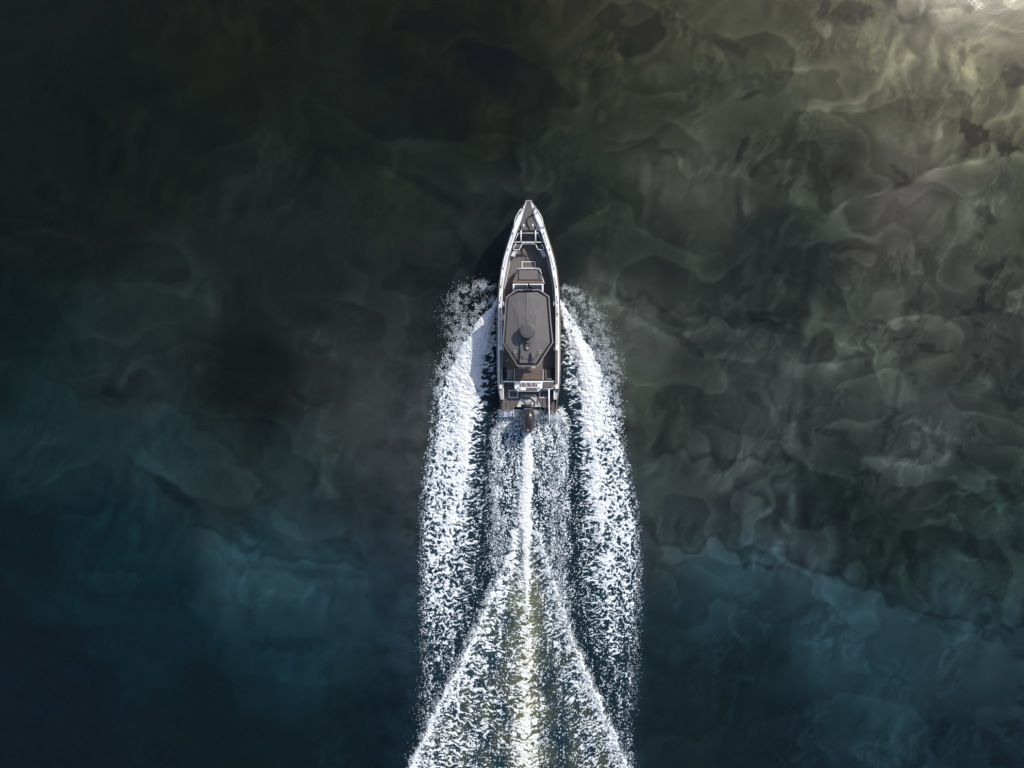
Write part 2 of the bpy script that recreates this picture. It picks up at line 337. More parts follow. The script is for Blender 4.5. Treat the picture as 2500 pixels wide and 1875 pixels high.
# ------------------------------------------------------------------ water and wake
def water_material():
    m = bpy.data.materials.new('water_and_foam'); m.use_nodes = True
    n, l = m.node_tree.nodes, m.node_tree.links; n.remove(n['Principled BSDF']); out = n['Material Output']
    def attr(nm):
        a = n.new('ShaderNodeAttribute'); a.attribute_name = nm; return a
    foam, aer, silt_refl = attr('foam'), attr('aer'), attr('silt_refl')
    tc = n.new('ShaderNodeTexCoord')
    rip = n.new('ShaderNodeTexNoise'); rip.inputs['Scale'].default_value = 0.9; rip.inputs['Detail'].default_value = 5; rip.inputs['Roughness'].default_value = 0.5; rip.inputs['Distortion'].default_value = 0.8
    l.new(tc.outputs['Object'], rip.inputs['Vector'])
    bp = n.new('ShaderNodeBump'); bp.inputs['Strength'].default_value = 0.3; bp.inputs['Distance'].default_value = 0.05
    l.new(rip.outputs['Fac'], bp.inputs['Height'])
    tr = n.new('ShaderNodeBsdfTransparent'); tr.inputs[0].default_value = (0.96, 0.95, 0.88, 1)
    di = n.new('ShaderNodeBsdfDiffuse')
    # water colour: dark teal in the wake, painted reflections beside it, paler where full of bubbles, olive where silt is churned up
    c1 = n.new('ShaderNodeMix'); c1.data_type = 'RGBA'; tb = attr('water_refl_col'); l.new(tb.outputs['Color'], c1.inputs['A']); c1.inputs['B'].default_value = (0.045, 0.15, 0.19, 1)
    l.new(aer.outputs['Fac'], c1.inputs['Factor'])
    c2 = n.new('ShaderNodeMix'); c2.data_type = 'RGBA'; c2.inputs['B'].default_value = (0.26, 0.235, 0.10, 1)
    l.new(silt_refl.outputs['Fac'], c2.inputs['Factor']); l.new(c1.outputs['Result'], c2.inputs['A']); l.new(c2.outputs['Result'], di.inputs['Color'])
    opq = attr('opaque')
    mo = n.new('ShaderNodeMapRange'); mo.inputs['To Min'].default_value = 0.15; mo.inputs['To Max'].default_value = 0.97; l.new(opq.outputs['Fac'], mo.inputs['Value'])
    mx = n.new('ShaderNodeMixShader'); l.new(mo.outputs['Result'], mx.inputs[0]); l.new(tr.outputs[0], mx.inputs[1]); l.new(di.outputs[0], mx.inputs[2])
    gl = n.new('ShaderNodeBsdfGlossy'); gl.inputs['Roughness'].default_value = 0.12; l.new(bp.outputs['Normal'], gl.inputs['Normal'])
    fr = n.new('ShaderNodeFresnel'); fr.inputs['IOR'].default_value = 1.333; l.new(bp.outputs['Normal'], fr.inputs['Normal'])
    m2 = n.new('ShaderNodeMixShader'); ge = n.new('ShaderNodeNewGeometry'); inv = n.new('ShaderNodeMath'); inv.operation = 'SUBTRACT'; inv.inputs[0].default_value = 1; l.new(ge.outputs['Backfacing'], inv.inputs[1])
    fm_ = n.new('ShaderNodeMath'); fm_.operation = 'MULTIPLY'; l.new(fr.outputs[0], fm_.inputs[0]); l.new(inv.outputs[0], fm_.inputs[1]); l.new(fm_.outputs[0], m2.inputs[0]); l.new(mx.outputs[0], m2.inputs[1]); l.new(gl.outputs[0], m2.inputs[2])
    # foam: white where thick, bluish where thin; fine bubble grain
    fn = n.new('ShaderNodeTexNoise'); fn.inputs['Scale'].default_value = 26; fn.inputs['Detail'].default_value = 4; fn.inputs['Roughness'].default_value = 0.7
    l.new(tc.outputs['Object'], fn.inputs['Vector'])
    fb = n.new('ShaderNodeBump'); fb.inputs['Strength'].default_value = 0.6; fb.inputs['Distance'].default_value = 0.03; l.new(fn.outputs['Fac'], fb.inputs['Height'])
    fc = n.new('ShaderNodeMix'); fc.data_type = 'RGBA'; fc.inputs['A'].default_value = (0.30, 0.42, 0.54, 1); fc.inputs['B'].default_value = (0.78, 0.79, 0.79, 1)
    l.new(foam.outputs['Fac'], fc.inputs['Factor'])
    fc2 = n.new('ShaderNodeMix'); fc2.data_type = 'RGBA'; fc2.inputs['B'].default_value = (0.78, 0.76, 0.56, 1); l.new(fc.outputs['Result'], fc2.inputs['A'])
    sm = n.new('ShaderNodeMath'); sm.operation = 'MULTIPLY'; sm.inputs[1].default_value = 0.6; l.new(silt_refl.outputs['Fac'], sm.inputs[0]); l.new(sm.outputs[0], fc2.inputs['Factor'])
    fd = n.new('ShaderNodeBsdfDiffuse'); l.new(fc2.outputs['Result'], fd.inputs['Color']); l.new(fb.outputs['Normal'], fd.inputs['Normal'])
    # break the edge up finely
    ad = n.new('ShaderNodeMath'); ad.operation = 'MULTIPLY_ADD'; ad.inputs[1].default_value = 1.0; l.new(fn.outputs['Fac'], ad.inputs[0])
    sb = n.new('ShaderNodeMath'); sb.operation = 'ADD'; sb.inputs[1].default_value = -0.5; l.new(foam.outputs['Fac'], sb.inputs[0]); l.new(sb.outputs[0], ad.inputs[2])
    fm = n.new('ShaderNodeMapRange'); fm.interpolation_type = 'SMOOTHSTEP'; fm.inputs['From Min'].default_value = 0.12; fm.inputs['From Max'].default_value = 0.72; l.new(ad.outputs[0], fm.inputs['Value'])
    g0 = n.new('ShaderNodeMath'); g0.operation = 'GREATER_THAN'; g0.inputs[1].default_value = 0.02; l.new(foam.outputs['Fac'], g0.inputs[0])
    g1 = n.new('ShaderNodeMath'); g1.operation = 'MULTIPLY'; l.new(fm.outputs['Result'], g1.inputs[0]); l.new(g0.outputs[0], g1.inputs[1])
    m3 = n.new('ShaderNodeMixShader'); l.new(g1.outputs[0], m3.inputs[0]); l.new(m2.outputs[0], m3.inputs[1]); l.new(fd.outputs[0], m3.inputs[2])
    l.new(m3.outputs[0], out.inputs['Surface'])
    return m
M['water'] = water_material()

HWT = [(489.5, 7.3), (509, 19.8), (535, 33.5), (556, 41.5), (575, 47.5), (600, 55.5), (631, 64.5), (660, 70.5), (690, 74), (720, 76.4), (760, 77.8), (826, 78.4), (900, 78.2), (935, 77), (952, 75), (975, 71.5), (1012, 67)]
def HW(y): return float(np.interp(y, [a for a, _ in HWT], [b for _, b in HWT]))

def build_water():
    x0, x1 = 735, 1440; y0, y1 = 575, 1800
    A = W(x0*K, y1*K); Bc = W(x1*K, y0*K)
    step = 0.0225
    nx = int((Bc[0]-A[0])/step)+1; ny = int((Bc[1]-A[1])/step)+1
    gx = np.linspace(A[0], Bc[0], nx); gy = np.linspace(A[1], Bc[1], ny)
    X, Y = np.meshgrid(gx, gy)
    U = (X/S0+1250)/K; V = (937.5-Y/S0)/K
    ip = lambda pts: np.interp(V, [p[0] for p in pts], [p[1] for p in pts])
    j1 = perlin(U/34, V/34, 301); j2 = fbm(U/11, V/11, 305, 3); j3 = perlin(U/4.0, V/4.0, 309)
    Uj = U+5*j1+5*j2+2.0*j3
    # --- the two bow waves
    Lo = ip([(640,1075),(655,1062),(690,1035),(730,1003),(760,985),(820,955),(860,945),(960,933),(1040,919),(1130,914),(1250,914),(1350,918),(1450,921),(1550,915),(1700,905)])
    Li = ip([(640,1085),(840,1075),(860,1066),(900,1056),(960,1052),(1050,1050),(1150,1046),(1250,1036),(1350,1018),(1430,990),(1530,950),(1700,890)])
    Ro = ip([(640,1203),(655,1217),(700,1245),(770,1287),(840,1322),(900,1333),(970,1345),(1060,1361),(1130,1375),(1250,1377),(1350,1372),(1450,1364),(1550,1358),(1700,1366)])
    Ri = ip([(640,1195),(740,1210),(840,1222),(900,1234),(1000,1238),(1100,1240),(1200,1245),(1300,1250),(1400,1268),(1480,1296),(1570,1330),(1700,1370)])
    def band(o, i, sgn, core, lat_pts, along):
        t = (Uj-o)/(i-o)
        den = sstep(0.0, 0.10, t)*(1-sstep(0.55+0.15*j1, 1.02, t))
        cx = ip(core); cw = ip([(650, 26), (850, 26), (950, 17), (1100, 10), (1250, 8), (1400, 5), (1700, 3)])
        c = np.exp(-((U+7*j1+3*j2-cx)/cw)**2)
        al = ip(along); lace = ip(lat_pts)
        Dn = np.clip(den*al+0.42*c*np.clip(al*1.15, 0, 1)*sstep(0, 0.08, t)*(1-sstep(0.95, 1.05, t)), 0, 1)
        return Dn, t
    along = [(640,0.6),(700,0.74),(760,0.79),(860,0.70),(950,0.60),(1050,0.53),(1150,0.47),(1250,0.37),(1350,0.26),(1420,0.17),(1500,0.11),(1600,0.07),(1800,0.08)]
    dL, tL = band(Lo, Li, 1, [(650,1070),(760,1035),(850,1000),(950,1003),(1030,1000),(1090,985),(1180,962),(1300,975),(1700,940)], [(650,1)], along)
    dR, tR = band(Ro, Ri, -1, [(650,1210),(760,1240),(850,1262),(950,1275),(1050,1284),(1120,1296),(1200,1312),(1300,1310),(1700,1350)], [(650,1)], along)
    dL *= (V > 640); dR *= (V > 640)
    # --- stern wash: speckled spray either side of the propeller jet
    so_l = ip([(870,1085),(895,1070),(930,1060),(1000,1058),(1150,1056),(1250,1050),(1320,1040)]); so_r = ip([(870,1200),(900,1218),(940,1227),(1000,1222),(1150,1222),(1250,1226),(1350,1232)])
    si = ip([(870,1140),(935,1140),(1000,1128),(1100,1118),(1150,1112),(1250,1090)]); sj = ip([(870,1144),(935,1146),(1000,1160),(1100,1165),(1150,1168),(1250,1182),(1350,1205)])
    ws = sstep(0, 14, Uj-so_l)*(1-sstep(0, 14, Uj-so_r))*sstep(872, 892, V)
    side = np.maximum(1-sstep(-6, 10, Uj-si), sstep(-8, 6, Uj-sj))
    near = 1-sstep(930, 1010, V)
    al2 = ip([(870,0.66),(930,0.48),(1000,0.36),(1100,0.29),(1200,0.22),(1300,0.20),(1400,0.08),(1500,0)])
    streak = 0.5+0.6*perlin(U/9+2*j1, V/120, 331)
    dS = ws*np.clip(al2*(0.75+0.5*streak)*np.maximum(side, near), 0, 1)
    jet_c = ip([(900,1141),(1000,1139),(1080,1134),(1150,1136),(1250,1138),(1800,1138)]); jw = ip([(905,6),(935,9),(1000,13),(1060,15),(1130,15),(1180,11),(1240,9),(1300,4)])
    dJ = np.exp(-np.abs((U+4*j2+3*j1-jet_c)/jw)**3)*sstep(885, 905, V)*ip([(900,0.9),(935,1),(1100,1),(1160,0.95),(1230,0.7),(1300,0.35),(1350,0)])
    # --- the V of the stern wave
    vl = ip([(1080,1122),(1140,1108),(1170,1103),(1230,1084),(1300,1050),(1370,1022),(1440,987),(1530,940),(1650,888),(1800,820)])
    vr = ip([(1080,1152),(1150,1164),(1230,1188),(1310,1214),(1390,1243),(1480,1281),(1570,1321),(1655,1358),(1800,1424)])
    inV = sstep(-6, 10, Uj-vl+6)*(1-sstep(-10, 6, Uj-vr-6))*sstep(1080, 1180, V)
    aw = ip([(1100,8),(1200,13),(1350,18),(1500,24),(1650,30)])
    aL = Uj-vl; aR = vr-Uj; armL = sstep(-4, 4, aL)*np.exp(-np.clip(aL, 0, None)/aw)**1.0; armR = sstep(-4, 4, aR)*np.exp(-np.clip(aR, 0, None)/aw)
    arms = np.maximum(armL, armR)*ip([(1080,0.0),(1130,0.5),(1200,0.75),(1800,0.82)])*(1+0.35*fbm(U/30, V/30, 333, 2))
    arms = np.clip(arms, 0, 1)
    spine = np.exp(-np.abs((U+8*j1+4*j2-1136)/ip([(1200,14),(1300,13),(1400,18),(1500,24),(1650,28),(1800,32)]))**2)*ip([(1200,0.3),(1300,0.45),(1400,0.62),(1600,0.7),(1800,0.7)])
    vu = (U-vl)/np.maximum(vr-vl, 1)
    mid = 0.18+0.14*perlin(U/40, V/70, 341)-0.22*np.exp(-((vu-0.68)/0.13)**2)-0.14*np.exp(-((vu-0.36)/0.09)**2)+0.12*np.exp(-((vu-0.2)/0.1)**2)
    mid = mid*ip([(1080,1.0),(1200,1.6),(1300,1.3),(1400,1.0),(1800,0.9)])
    dV = inV*np.clip(np.maximum(mid, 0), 0, 1); dV = 1-(1-dV)*(1-0.25*arms)*(1-spine*sstep(1180, 1260, V)*inV)
    # inside the V the stern spray and outer bands give way
    outV = 1-inV*sstep(1120, 1200, V)
    dS *= outV; dL *= outV; dR *= outV
    # --- patterns (rank-equalised: a density is a coverage)
    wa = fbm(U/24, V/24, 351, 3); wb = fbm(U/24+31, V/24+7, 353, 3); wc = fbm(U/8, V/8, 355, 3); wd = fbm(U/8+13, V/8+5, 357, 3)
    PU = U+9*wa+3.2*wc; PV = V+9*wb+3.2*wd; hb = np.abs(U-1136)
    def rid(x, y, sd, octs=3, g=0.55):
        t = 0; a = 1.0
        for i in range(octs):
            t = t+a*(1-np.abs(perlin(x*1.9**i+7.7*i, y*1.9**i+3.1*i, sd+i))*1.9); a *= g
        return t
    def lace(su, sv, sd, hx=0.0):
        f1, f2 = worley(PU/su, (PV+hx*hb)/sv, sd); return 1-1.6*np.clip(f2-f1, 0, 0.6)
    nfine = fbm(U/4.2, V/4.2, 361, 2, 0.6); nspk = perlin(U/2.3, V/2.5, 367)+0.7*perlin(U/4.8, V/5.5, 368)
    cl = fbm(U/38, V/55, 371, 3)                      # clumps along the bands
    dense = sstep(700, 800, V)*(1-sstep(900, 1050, V))
    n_b1 = rank(1.0*rid(PU/14, PV/12.5, 401)+0.8*lace(10.5, 9.5, 411)+0.3*nfine)
    n_b2 = rank(0.8*nfine+0.5*nspk+0.4*lace(8, 8, 415))
    n_band = n_b1*(1-0.6*dense)+n_b2*0.6*dense
    n_feath = rank(1.0*rid(PU/28, (PV+0.15*U)/8.5, 421)+0.5*lace(18, 8, 423)+0.2*nfine)
    n_spk = rank(nspk+0.35*fbm(U/12, V/30, 441, 2)*2)
    n_V = rank(1.0*rid(PU/30, (PV+0.25*hb+0.25*(U-1136))/10.5, 431, 4, 0.55)+0.55*rid(PU/13, (PV+0.2*hb)/8, 437, 2)+0.35*lace(17, 9, 439, 0.3)+0.10*nfine)
    def cov(n, D, soft=0.46): return sstep(1-D-soft*0.65, 1-D+soft*0.45, n)*sstep(0.0, 0.03, D)
    dL = np.clip(dL*(1+0.55*cl), 0, 1); dR = np.clip(dR*(1+0.55*fbm(U/38+9, V/55+4, 373, 3)), 0, 1)
    innerL = sstep(0.45, 0.8, tL); nL = n_band*(1-innerL)+n_feath*innerL
    innerR = sstep(0.45, 0.8, tR); nR = n_band*(1-innerR)+n_feath*innerR
    far_ = sstep(1280, 1480, V); nL = nL*(1-0.3*far_)+0.3*far_*n_spk; nR = nR*(1-0.3*far_)+0.3*far_*n_spk
    fL = cov(nL, dL); fR = cov(nR, dR); fS = cov(n_spk, dS, 0.4); fJ = cov(n_band*0.6+n_spk*0.4, dJ, 0.4); fV = cov(n_V, dV, 0.42)
    fA = cov(0.65*n_b2+0.35*n_V, arms*(1.05+0.3*cl), 0.4)
    veil = 0.26*np.clip(np.maximum.reduce([dL, dR])*0.9, 0, 1)**1.2*(0.7+0.5*cl)
    veil = np.maximum(veil, 0.30*inV*(0.55+0.7*fbm(U/26, V/26, 447, 3))*ip([(1100,1.1),(1250,0.9),(1400,0.45),(1800,0.3)]))
    veil = np.maximum(np.maximum(veil, 0.34*arms), np.maximum(0.5*dJ, 0.26*dS))
    # scattered droplets landing outside the band edges
    fringeL = np.exp(-np.clip(Lo-U, 0, None)/6)*(U < Lo+6)*(V > 700)*0.25; fringeR = np.exp(-np.clip(U-Ro, 0, None)/7)*(U > Ro-6)*(V > 700)*0.25
    fF = cov(n_spk, np.maximum(fringeL, fringeR)*ip([(700,1),(1500,0.6),(1700,.4)]), 0.06)
    gap_spk = 0.10*sstep(0, 1, (U > Lo)*(U < Ro)*1.0)*(V > 1000)*ip([(1000,1),(1500,0.8),(1800,0.6)])
    fG = cov(n_spk, gap_spk, 0.05)
    foam = 1-(1-fL)*(1-fR)*(1-fS)*(1-fJ)*(1-fV)*(1-fA)*(1-0.8*fF)*(1-0.8*fG)
    foam = np.maximum(foam, np.clip(veil, 0, 0.5))
    # boat footprint
    py = V*K; px = U*K
    hw = np.interp(py, [a for a, _ in HWT], [b for _, b in HWT])*0.92
    under = (np.abs(px-CX) < hw)*(py > 489)*(py < 985)
    foam = np.where(under, 0, foam)
    # aerated and silty water below the foam
    aer = np.clip(0.75*np.maximum.reduce([dL, dR])**1.2+0.55*dS+0.9*dJ+0.28*inV*sstep(1150, 1300, V)+0.5*np.exp(-((U-1122)/16)**2)*sstep(1060, 1110, V)*(1-sstep(1190, 1260, V)), 0, 1)
    aer *= 0.55+0.45*perlin(U/18, V/18, 451)
    aer = np.clip(aer, 0, 1)*np.clip(1.1-far_*0.5, 0, 1)
    silt_refl = np.exp(-np.abs((U+6*j1-1136)/ip([(1100,12),(1200,22),(1300,34),(1450,26),(1800,34)]))**2)*ip([(1100,0),(1180,0.35),(1260,0.5),(1450,0.65),(1650,0.8),(1800,.8)])*(0.75+0.5*fbm(U/20, V/40, 461, 2))
    silt_refl = np.clip(silt_refl+0.18*inV*sstep(1200, 1300, V)*(0.5+perlin(U/30, V/60, 463)), 0, 1)
    inband = np.clip(sstep(-20, 10, U-Lo)*(1-sstep(-10, 20, U-Ro))*sstep(640, 760, V), 0, 1)
    opq = np.clip(inband*(0.8+0.2*j1), 0, 1); opq[under] = 1
    opq = np.maximum(opq, sstep(-170, 10, U-Lo)*(U < 1138)*sstep(600, 760, V)*0.9); opq = np.maximum(opq, (1-sstep(10, 45, U-Ro))*(U > 1138)*sstep(600, 700, V)*0.9)
    acc = np.zeros(U.shape+(3,)); wt = np.zeros(U.shape); wob = 25*j1  # beside the wake the surface gets the same painted reflection tones
    for c in ctrl:
        if not 550 < c[0] < 1750: continue
        g = np.exp(-((U+wob-c[0])**2+(V+wob-c[1])**2)/(2*75.0**2))+1e-9; acc += g[..., None]*srgb(c[2:5]); wt += g
    wcol = acc/wt[..., None]; refl_var = (0.78+0.62*fbm(U/60+0.5*wa, V/45+0.5*wb, 457, 4))[..., None]
    mixw = np.clip(inband*0.9, 0, 1)[..., None]
    wcol = np.clip(wcol*refl_var*1.2-np.array([0.001, 0.003, 0.006]), 0.003, 1)*(1-mixw)+np.array([0.007, 0.020, 0.027])*mixw
    bf = sstep(2, 60, np.minimum.reduce([U-x0, x1-U, V-y0, y1-V]))[..., None]; wcol = wcol*bf+np.array([0.004, 0.006, 0.006])*(1-bf)
    # --- relief
    Z = 0.0+0.006*perlin(X/0.7, Y/0.5, 471)
    lump = fbm(U/4.5, V/4.5, 481, 3, 0.6)
    bowz = ip([(640,0.9),(760,0.8),(900,0.5),(1200,0.25),(1600,0.1)])
    Z += bowz*0.28*(dL*np.exp(-((tL-0.45)/0.4)**2)+dR*np.exp(-((tR-0.45)/0.4)**2))
    Z += 0.14*arms+0.05*spine+0.10*dJ
    Z += (0.036*lump+0.05*fbm(U/13, V/11, 489, 2)*dense)*np.clip(foam*1.2, 0, 1)+0.035*foam*inband
    Z += inband*0.035*fbm(U/14, (V)/6, 491, 3)
    ed = np.minimum.reduce([U-x0, x1-U, V-y0, y1-V]); fade = sstep(2, 25, ed)
    Z *= fade
    for a in (foam, aer, silt_refl, opq): a *= fade
    inside = (np.abs(px-CX) < hw+2)*(py > 489)*(py < 1015)
    Z = np.where(inside, np.minimum(Z, 0.03), Z)
    verts = np.stack([X, Y, Z], -1).reshape(-1, 3)
    dzy, dzx = np.gradient(Z, gy, gx)
    wc4 = np.concatenate([wcol.reshape(-1, 3), np.ones((wcol.size//3, 1))], 1).astype(np.float32)
    nrm = np.stack([-dzx, -dzy, np.ones_like(Z)], -1); nrm /= np.linalg.norm(nrm, axis=-1, keepdims=True); nrm = nrm.reshape(-1, 3)
    nrm[(ed < 4).reshape(-1)] = (0, 0, 1.0)
    idx = np.arange(nx*ny).reshape(ny, nx)
    quads = np.stack([idx[:-1, :-1], idx[:-1, 1:], idx[1:, 1:], idx[1:, :-1]], -1)
    # classes by smooth density
    dv = np.maximum.reduce([dV*(V > 1080)*(inV > 0.3), dJ, arms*(V > 1150)])
    stack = np.stack([np.full(U.shape, 0.06), dL*1.0+(U < 1138)*np.maximum(fringeL, 0)*0.4, dR+(U > 1138)*np.maximum(fringeR, 0)*0.4, np.where(V < 1150, np.maximum(dS, dJ), dS), np.where(V >= 1150, dv, 0)])
    cls = np.argmax(stack, 0); cls[under] = 0; cls[ed < 3] = 0
    qc = cls[:-1, :-1].reshape(-1); quads = quads.reshape(-1, 4)
    att = dict(foam=foam, aer=aer, silt_refl=silt_refl, opaque=opq)
    att = {k: v.reshape(-1).astype(np.float32) for k, v in att.items()}
    spec = [('water', None, None, 'structure'),
            ('bow_wave_foam', 'wide band of white foam thrown out on the left side of the boat', 'foam', 'stuff'),
            ('bow_wave_foam', 'wide band of white foam thrown out on the right side of the boat', 'foam', 'stuff'),
            ('stern_wash_foam', 'speckled white wash and bright jet directly behind the outboard', 'foam', 'stuff'),
            ('stern_wave_foam', 'V-shaped trail of lacy foam with olive centre widening behind the boat', 'foam', 'stuff')]
    for c, (nm, lab, cat, kind) in enumerate(spec):
        q = quads[qc == c]
        used = np.unique(q); remap = np.full(len(verts), -1); remap[used] = np.arange(len(used)); q2 = remap[q]
        vv = verts[used]; nn = nrm[used]; extra = 0
        fl = q2.reshape(-1).tolist(); ls = (np.arange(len(q2))*4).tolist()
        faces_extra = []
        if c == 0:
            B = len(vv); far = 3000.0
            cxn = [idx[0, 0], idx[0, -1], idx[-1, -1], idx[-1, 0]]
            ring = np.array([(-far, -far, 0), (far, -far, 0), (far, far, 0), (-far, far, 0)], float)
            vv = np.vstack([vv, ring]); nn = np.vstack([nn, np.tile((0, 0, 1.0), (4, 1))]); extra = 4
            for k in range(4):
                e = remap[[idx[0, :], idx[:, -1], idx[-1, ::-1], idx[::-1, 0]][k]].tolist(); e = [i for i in e if i >= 0]
                a, b = B+k, B+(k+1) % 4; h_ = len(e)//2
                for i in range(len(e)-1): faces_extra.append([a if i < h_ else b, e[i+1], e[i]])
                faces_extra.append([a, b, e[h_]])
        me = bpy.data.meshes.new(nm)
        nl = len(fl)+sum(len(f) for f in faces_extra)
        me.vertices.add(len(vv)); me.vertices.foreach_set('co', vv.astype(np.float32).ravel())
        me.loops.add(nl); me.loops.foreach_set('vertex_index', np.array(fl+[i for f in faces_extra for i in f], dtype=np.int32))
        st = ls+[len(fl)+3*i for i in range(len(faces_extra))]
        me.polygons.add(len(st)); me.polygons.foreach_set('loop_start', np.array(st, dtype=np.int32))
        me.update(calc_edges=True)
        me.polygons.foreach_set('use_smooth', np.ones(len(st), dtype=bool))
        for k, a in att.items():
            t = me.attributes.new(k, 'FLOAT', 'POINT'); t.data.foreach_set('value', np.concatenate([a[used], np.zeros(extra, np.float32)]))
        t = me.color_attributes.new('water_refl_col', 'FLOAT_COLOR', 'POINT'); t.data.foreach_set('color', np.concatenate([wc4[used].ravel(), np.tile([0.004, 0.006, 0.006, 1], extra)]).astype(np.float32))
        me.normals_split_custom_set_from_vertices(nn.tolist())
        o = link(nm, me, M['water']); tag(o, lab, cat, None, kind)
    return
build_water()

def spray(name, label, seedn, regions):
    """regions: list of (n, polyline[(u,v)], spread function(sidewise gaussian px), zmax, rmin, rmax)"""
    rng = np.random.RandomState(seedn); P = []; Rr = []
    for n_, pl, sp, zmax, rmin, rmax in regions:
        pl = np.array(pl, float); seg = np.hypot(*np.diff(pl, axis=0).T); cum = np.concatenate([[0], np.cumsum(seg)])
        s = rng.rand(n_)*cum[-1]; u = np.interp(s, cum, pl[:, 0]); v = np.interp(s, cum, pl[:, 1])
        spv = np.interp(s/cum[-1], np.linspace(0, 1, len(sp)), sp)
        u = u+rng.randn(n_)*spv; v = v+rng.randn(n_)*spv*0.8
        # clump
        keep = rng.rand(n_) < sstep(-0.35, 0.5, fbm(u/14, v/14, seedn, 3)*1.2+0.15)
        u, v = u[keep], v[keep]; z = 0.06+rng.rand(len(u))**1.5*zmax
        s_ = S0*(H-z)/H; P.append(np.stack([(u*K-1250)*s_, (937.5-v*K)*s_, z], -1)); Rr.append(rmin+(rmax-rmin)*rng.rand(len(u))**2.5)
    P = np.vstack(P); Rr = np.concatenate(Rr)
    # stay clear of the boat itself
    px = P[:, 0]/S0+1250; py = 937.5-P[:, 1]/S0
    hw = np.interp(py, [a for a, _ in HWT], [b for _, b in HWT])
    ok = ~((np.abs(px-CX) < hw+2) & (py < 1000) & (py > 480)); P, Rr = P[ok], Rr[ok]
    oc = np.array([(1, 0, 0), (-1, 0, 0), (0, 1, 0), (0, -1, 0), (0, 0, 1), (0, 0, -1)], float)
    fc = np.array([(0, 2, 4), (2, 1, 4), (1, 3, 4), (3, 0, 4), (2, 0, 5), (1, 2, 5), (3, 1, 5), (0, 3, 5)])
    ang = rng.rand(len(P))*6.28; c, s = np.cos(ang), np.sin(ang)
    o6 = np.tile(oc, (len(P), 1, 1)); x = o6[..., 0]*c[:, None]-o6[..., 1]*s[:, None]; y = o6[..., 0]*s[:, None]+o6[..., 1]*c[:, None]
    ver = P[:, None, :]+np.stack([x, y*(1+rng.rand(len(P), 1)*0.8), o6[..., 2]], -1)*Rr[:, None, None]
    F = (fc[None]+6*np.arange(len(P))[:, None, None]).reshape(-1)
    me = bpy.data.meshes.new(name); me.vertices.add(len(P)*6); me.vertices.foreach_set('co', ver.astype(np.float32).ravel())
    me.loops.add(len(F)); me.loops.foreach_set('vertex_index', F.astype(np.int32))
    me.polygons.add(len(F)//3); me.polygons.foreach_set('loop_start', np.arange(0, len(F), 3, dtype=np.int32)); me.update(calc_edges=True)
    o = link(name, me, M['drop']); tag(o, label, 'spray', None, 'stuff')
M['drop'] = mat('spray_droplet', (0.82, 0.86, 0.90), 0.3, var=0.05)
spray('spray_droplets', 'loose arc of spray droplets flung from the left side of the hull', 5, [
    (9000, [(1064,618),(1030,618),(1000,632),(985,655),(985,690),(990,730),(992,760)], [6,10,13,15,16,15,12], 0.55, 0.004, 0.0125),
    (5000, [(1066,640),(1040,660),(1015,695),(985,745),(955,800),(943,850)], [5,10,11,9,8,6], 0.35, 0.006, 0.017),
    (2800, [(940,850),(932,960),(918,1040),(912,1130),(912,1300),(918,1450),(905,1560)], [3,4,4,4,5,7,9], 0.12, 0.005, 0.013)])
spray('spray_droplets', 'loose arc of spray droplets flung from the right side of the hull', 6, [
    (10000, [(1214,622),(1240,632),(1262,650),(1285,680),(1300,730),(1322,780),(1332,830)], [5,9,12,13,13,11,8], 0.55, 0.004, 0.0125),
    (5000, [(1212,645),(1238,675),(1265,720),(1295,775),(1325,840),(1338,900)], [5,9,10,9,7,6], 0.35, 0.006, 0.017),
    (2800, [(1335,890),(1348,970),(1364,1060),(1378,1130),(1380,1250),(1375,1400),(1360,1560)], [3,4,4,4,5,7,9], 0.12, 0.005, 0.013)])
spray('spray_droplets', 'spray droplets boiling up behind the stern around the outboard', 7, [
    (6000, [(1085,893),(1100,886),(1120,885),(1135,900)], [7,7,8,8], 0.4, 0.007, 0.017),
    (6000, [(1150,900),(1165,885),(1185,893),(1205,902)], [8,7,7,7], 0.4, 0.007, 0.017),
    (6000, [(1075,905),(1068,950),(1066,1020),(1070,1120),(1075,1220)], [8,8,9,10,10], 0.3, 0.006, 0.014),
    (7000, [(1205,905),(1215,940),(1208,1020),(1200,1120),(1205,1240),(1220,1330)], [9,9,11,12,12,10], 0.3, 0.006, 0.014),
    (5000, [(1108,1165),(1084,1230),(1050,1300),(1020,1370),(987,1440),(940,1530),(885,1660)], [4,5,5,6,6,7,8], 0.25, 0.006, 0.015),
    (5000, [(1160,1150),(1188,1230),(1214,1310),(1243,1390),(1281,1480),(1321,1570),(1360,1660)], [4,5,5,6,6,7,8], 0.25, 0.006, 0.015)])

# ------------------------------------------------------------------ the boat
def zg(y): return float(np.interp(y, [489, 600, 760, 1012], [1.22, 1.10, 0.98, 0.90]))   # gunwale height
DECK = 0.38
YS = [489.5, 497, 509, 521, 535, 547, 556, 566, 575, 588, 600, 615, 631, 645, 660, 675, 690, 705, 720, 740, 760, 790, 826, 860, 900, 920, 935, 945, 952, 963, 975, 990, 1012]

def loft(name, secs, m, parent=boat, closed=False, smooth=True, caps=True):
    bm = bmesh.new(); rings = [[bm.verts.new(W(*p)) for p in s] for s in secs]
    for A, B in zip(rings, rings[1:]):
        n = len(A)
        for k in range(n if closed else n-1):
            bm.faces.new((A[k], A[(k+1) % n], B[(k+1) % n], B[k]))
    if closed and caps: bm.faces.new(rings[0]); bm.faces.new(rings[-1][::-1])
    return bmlink(name, bm, m, parent, smooth)

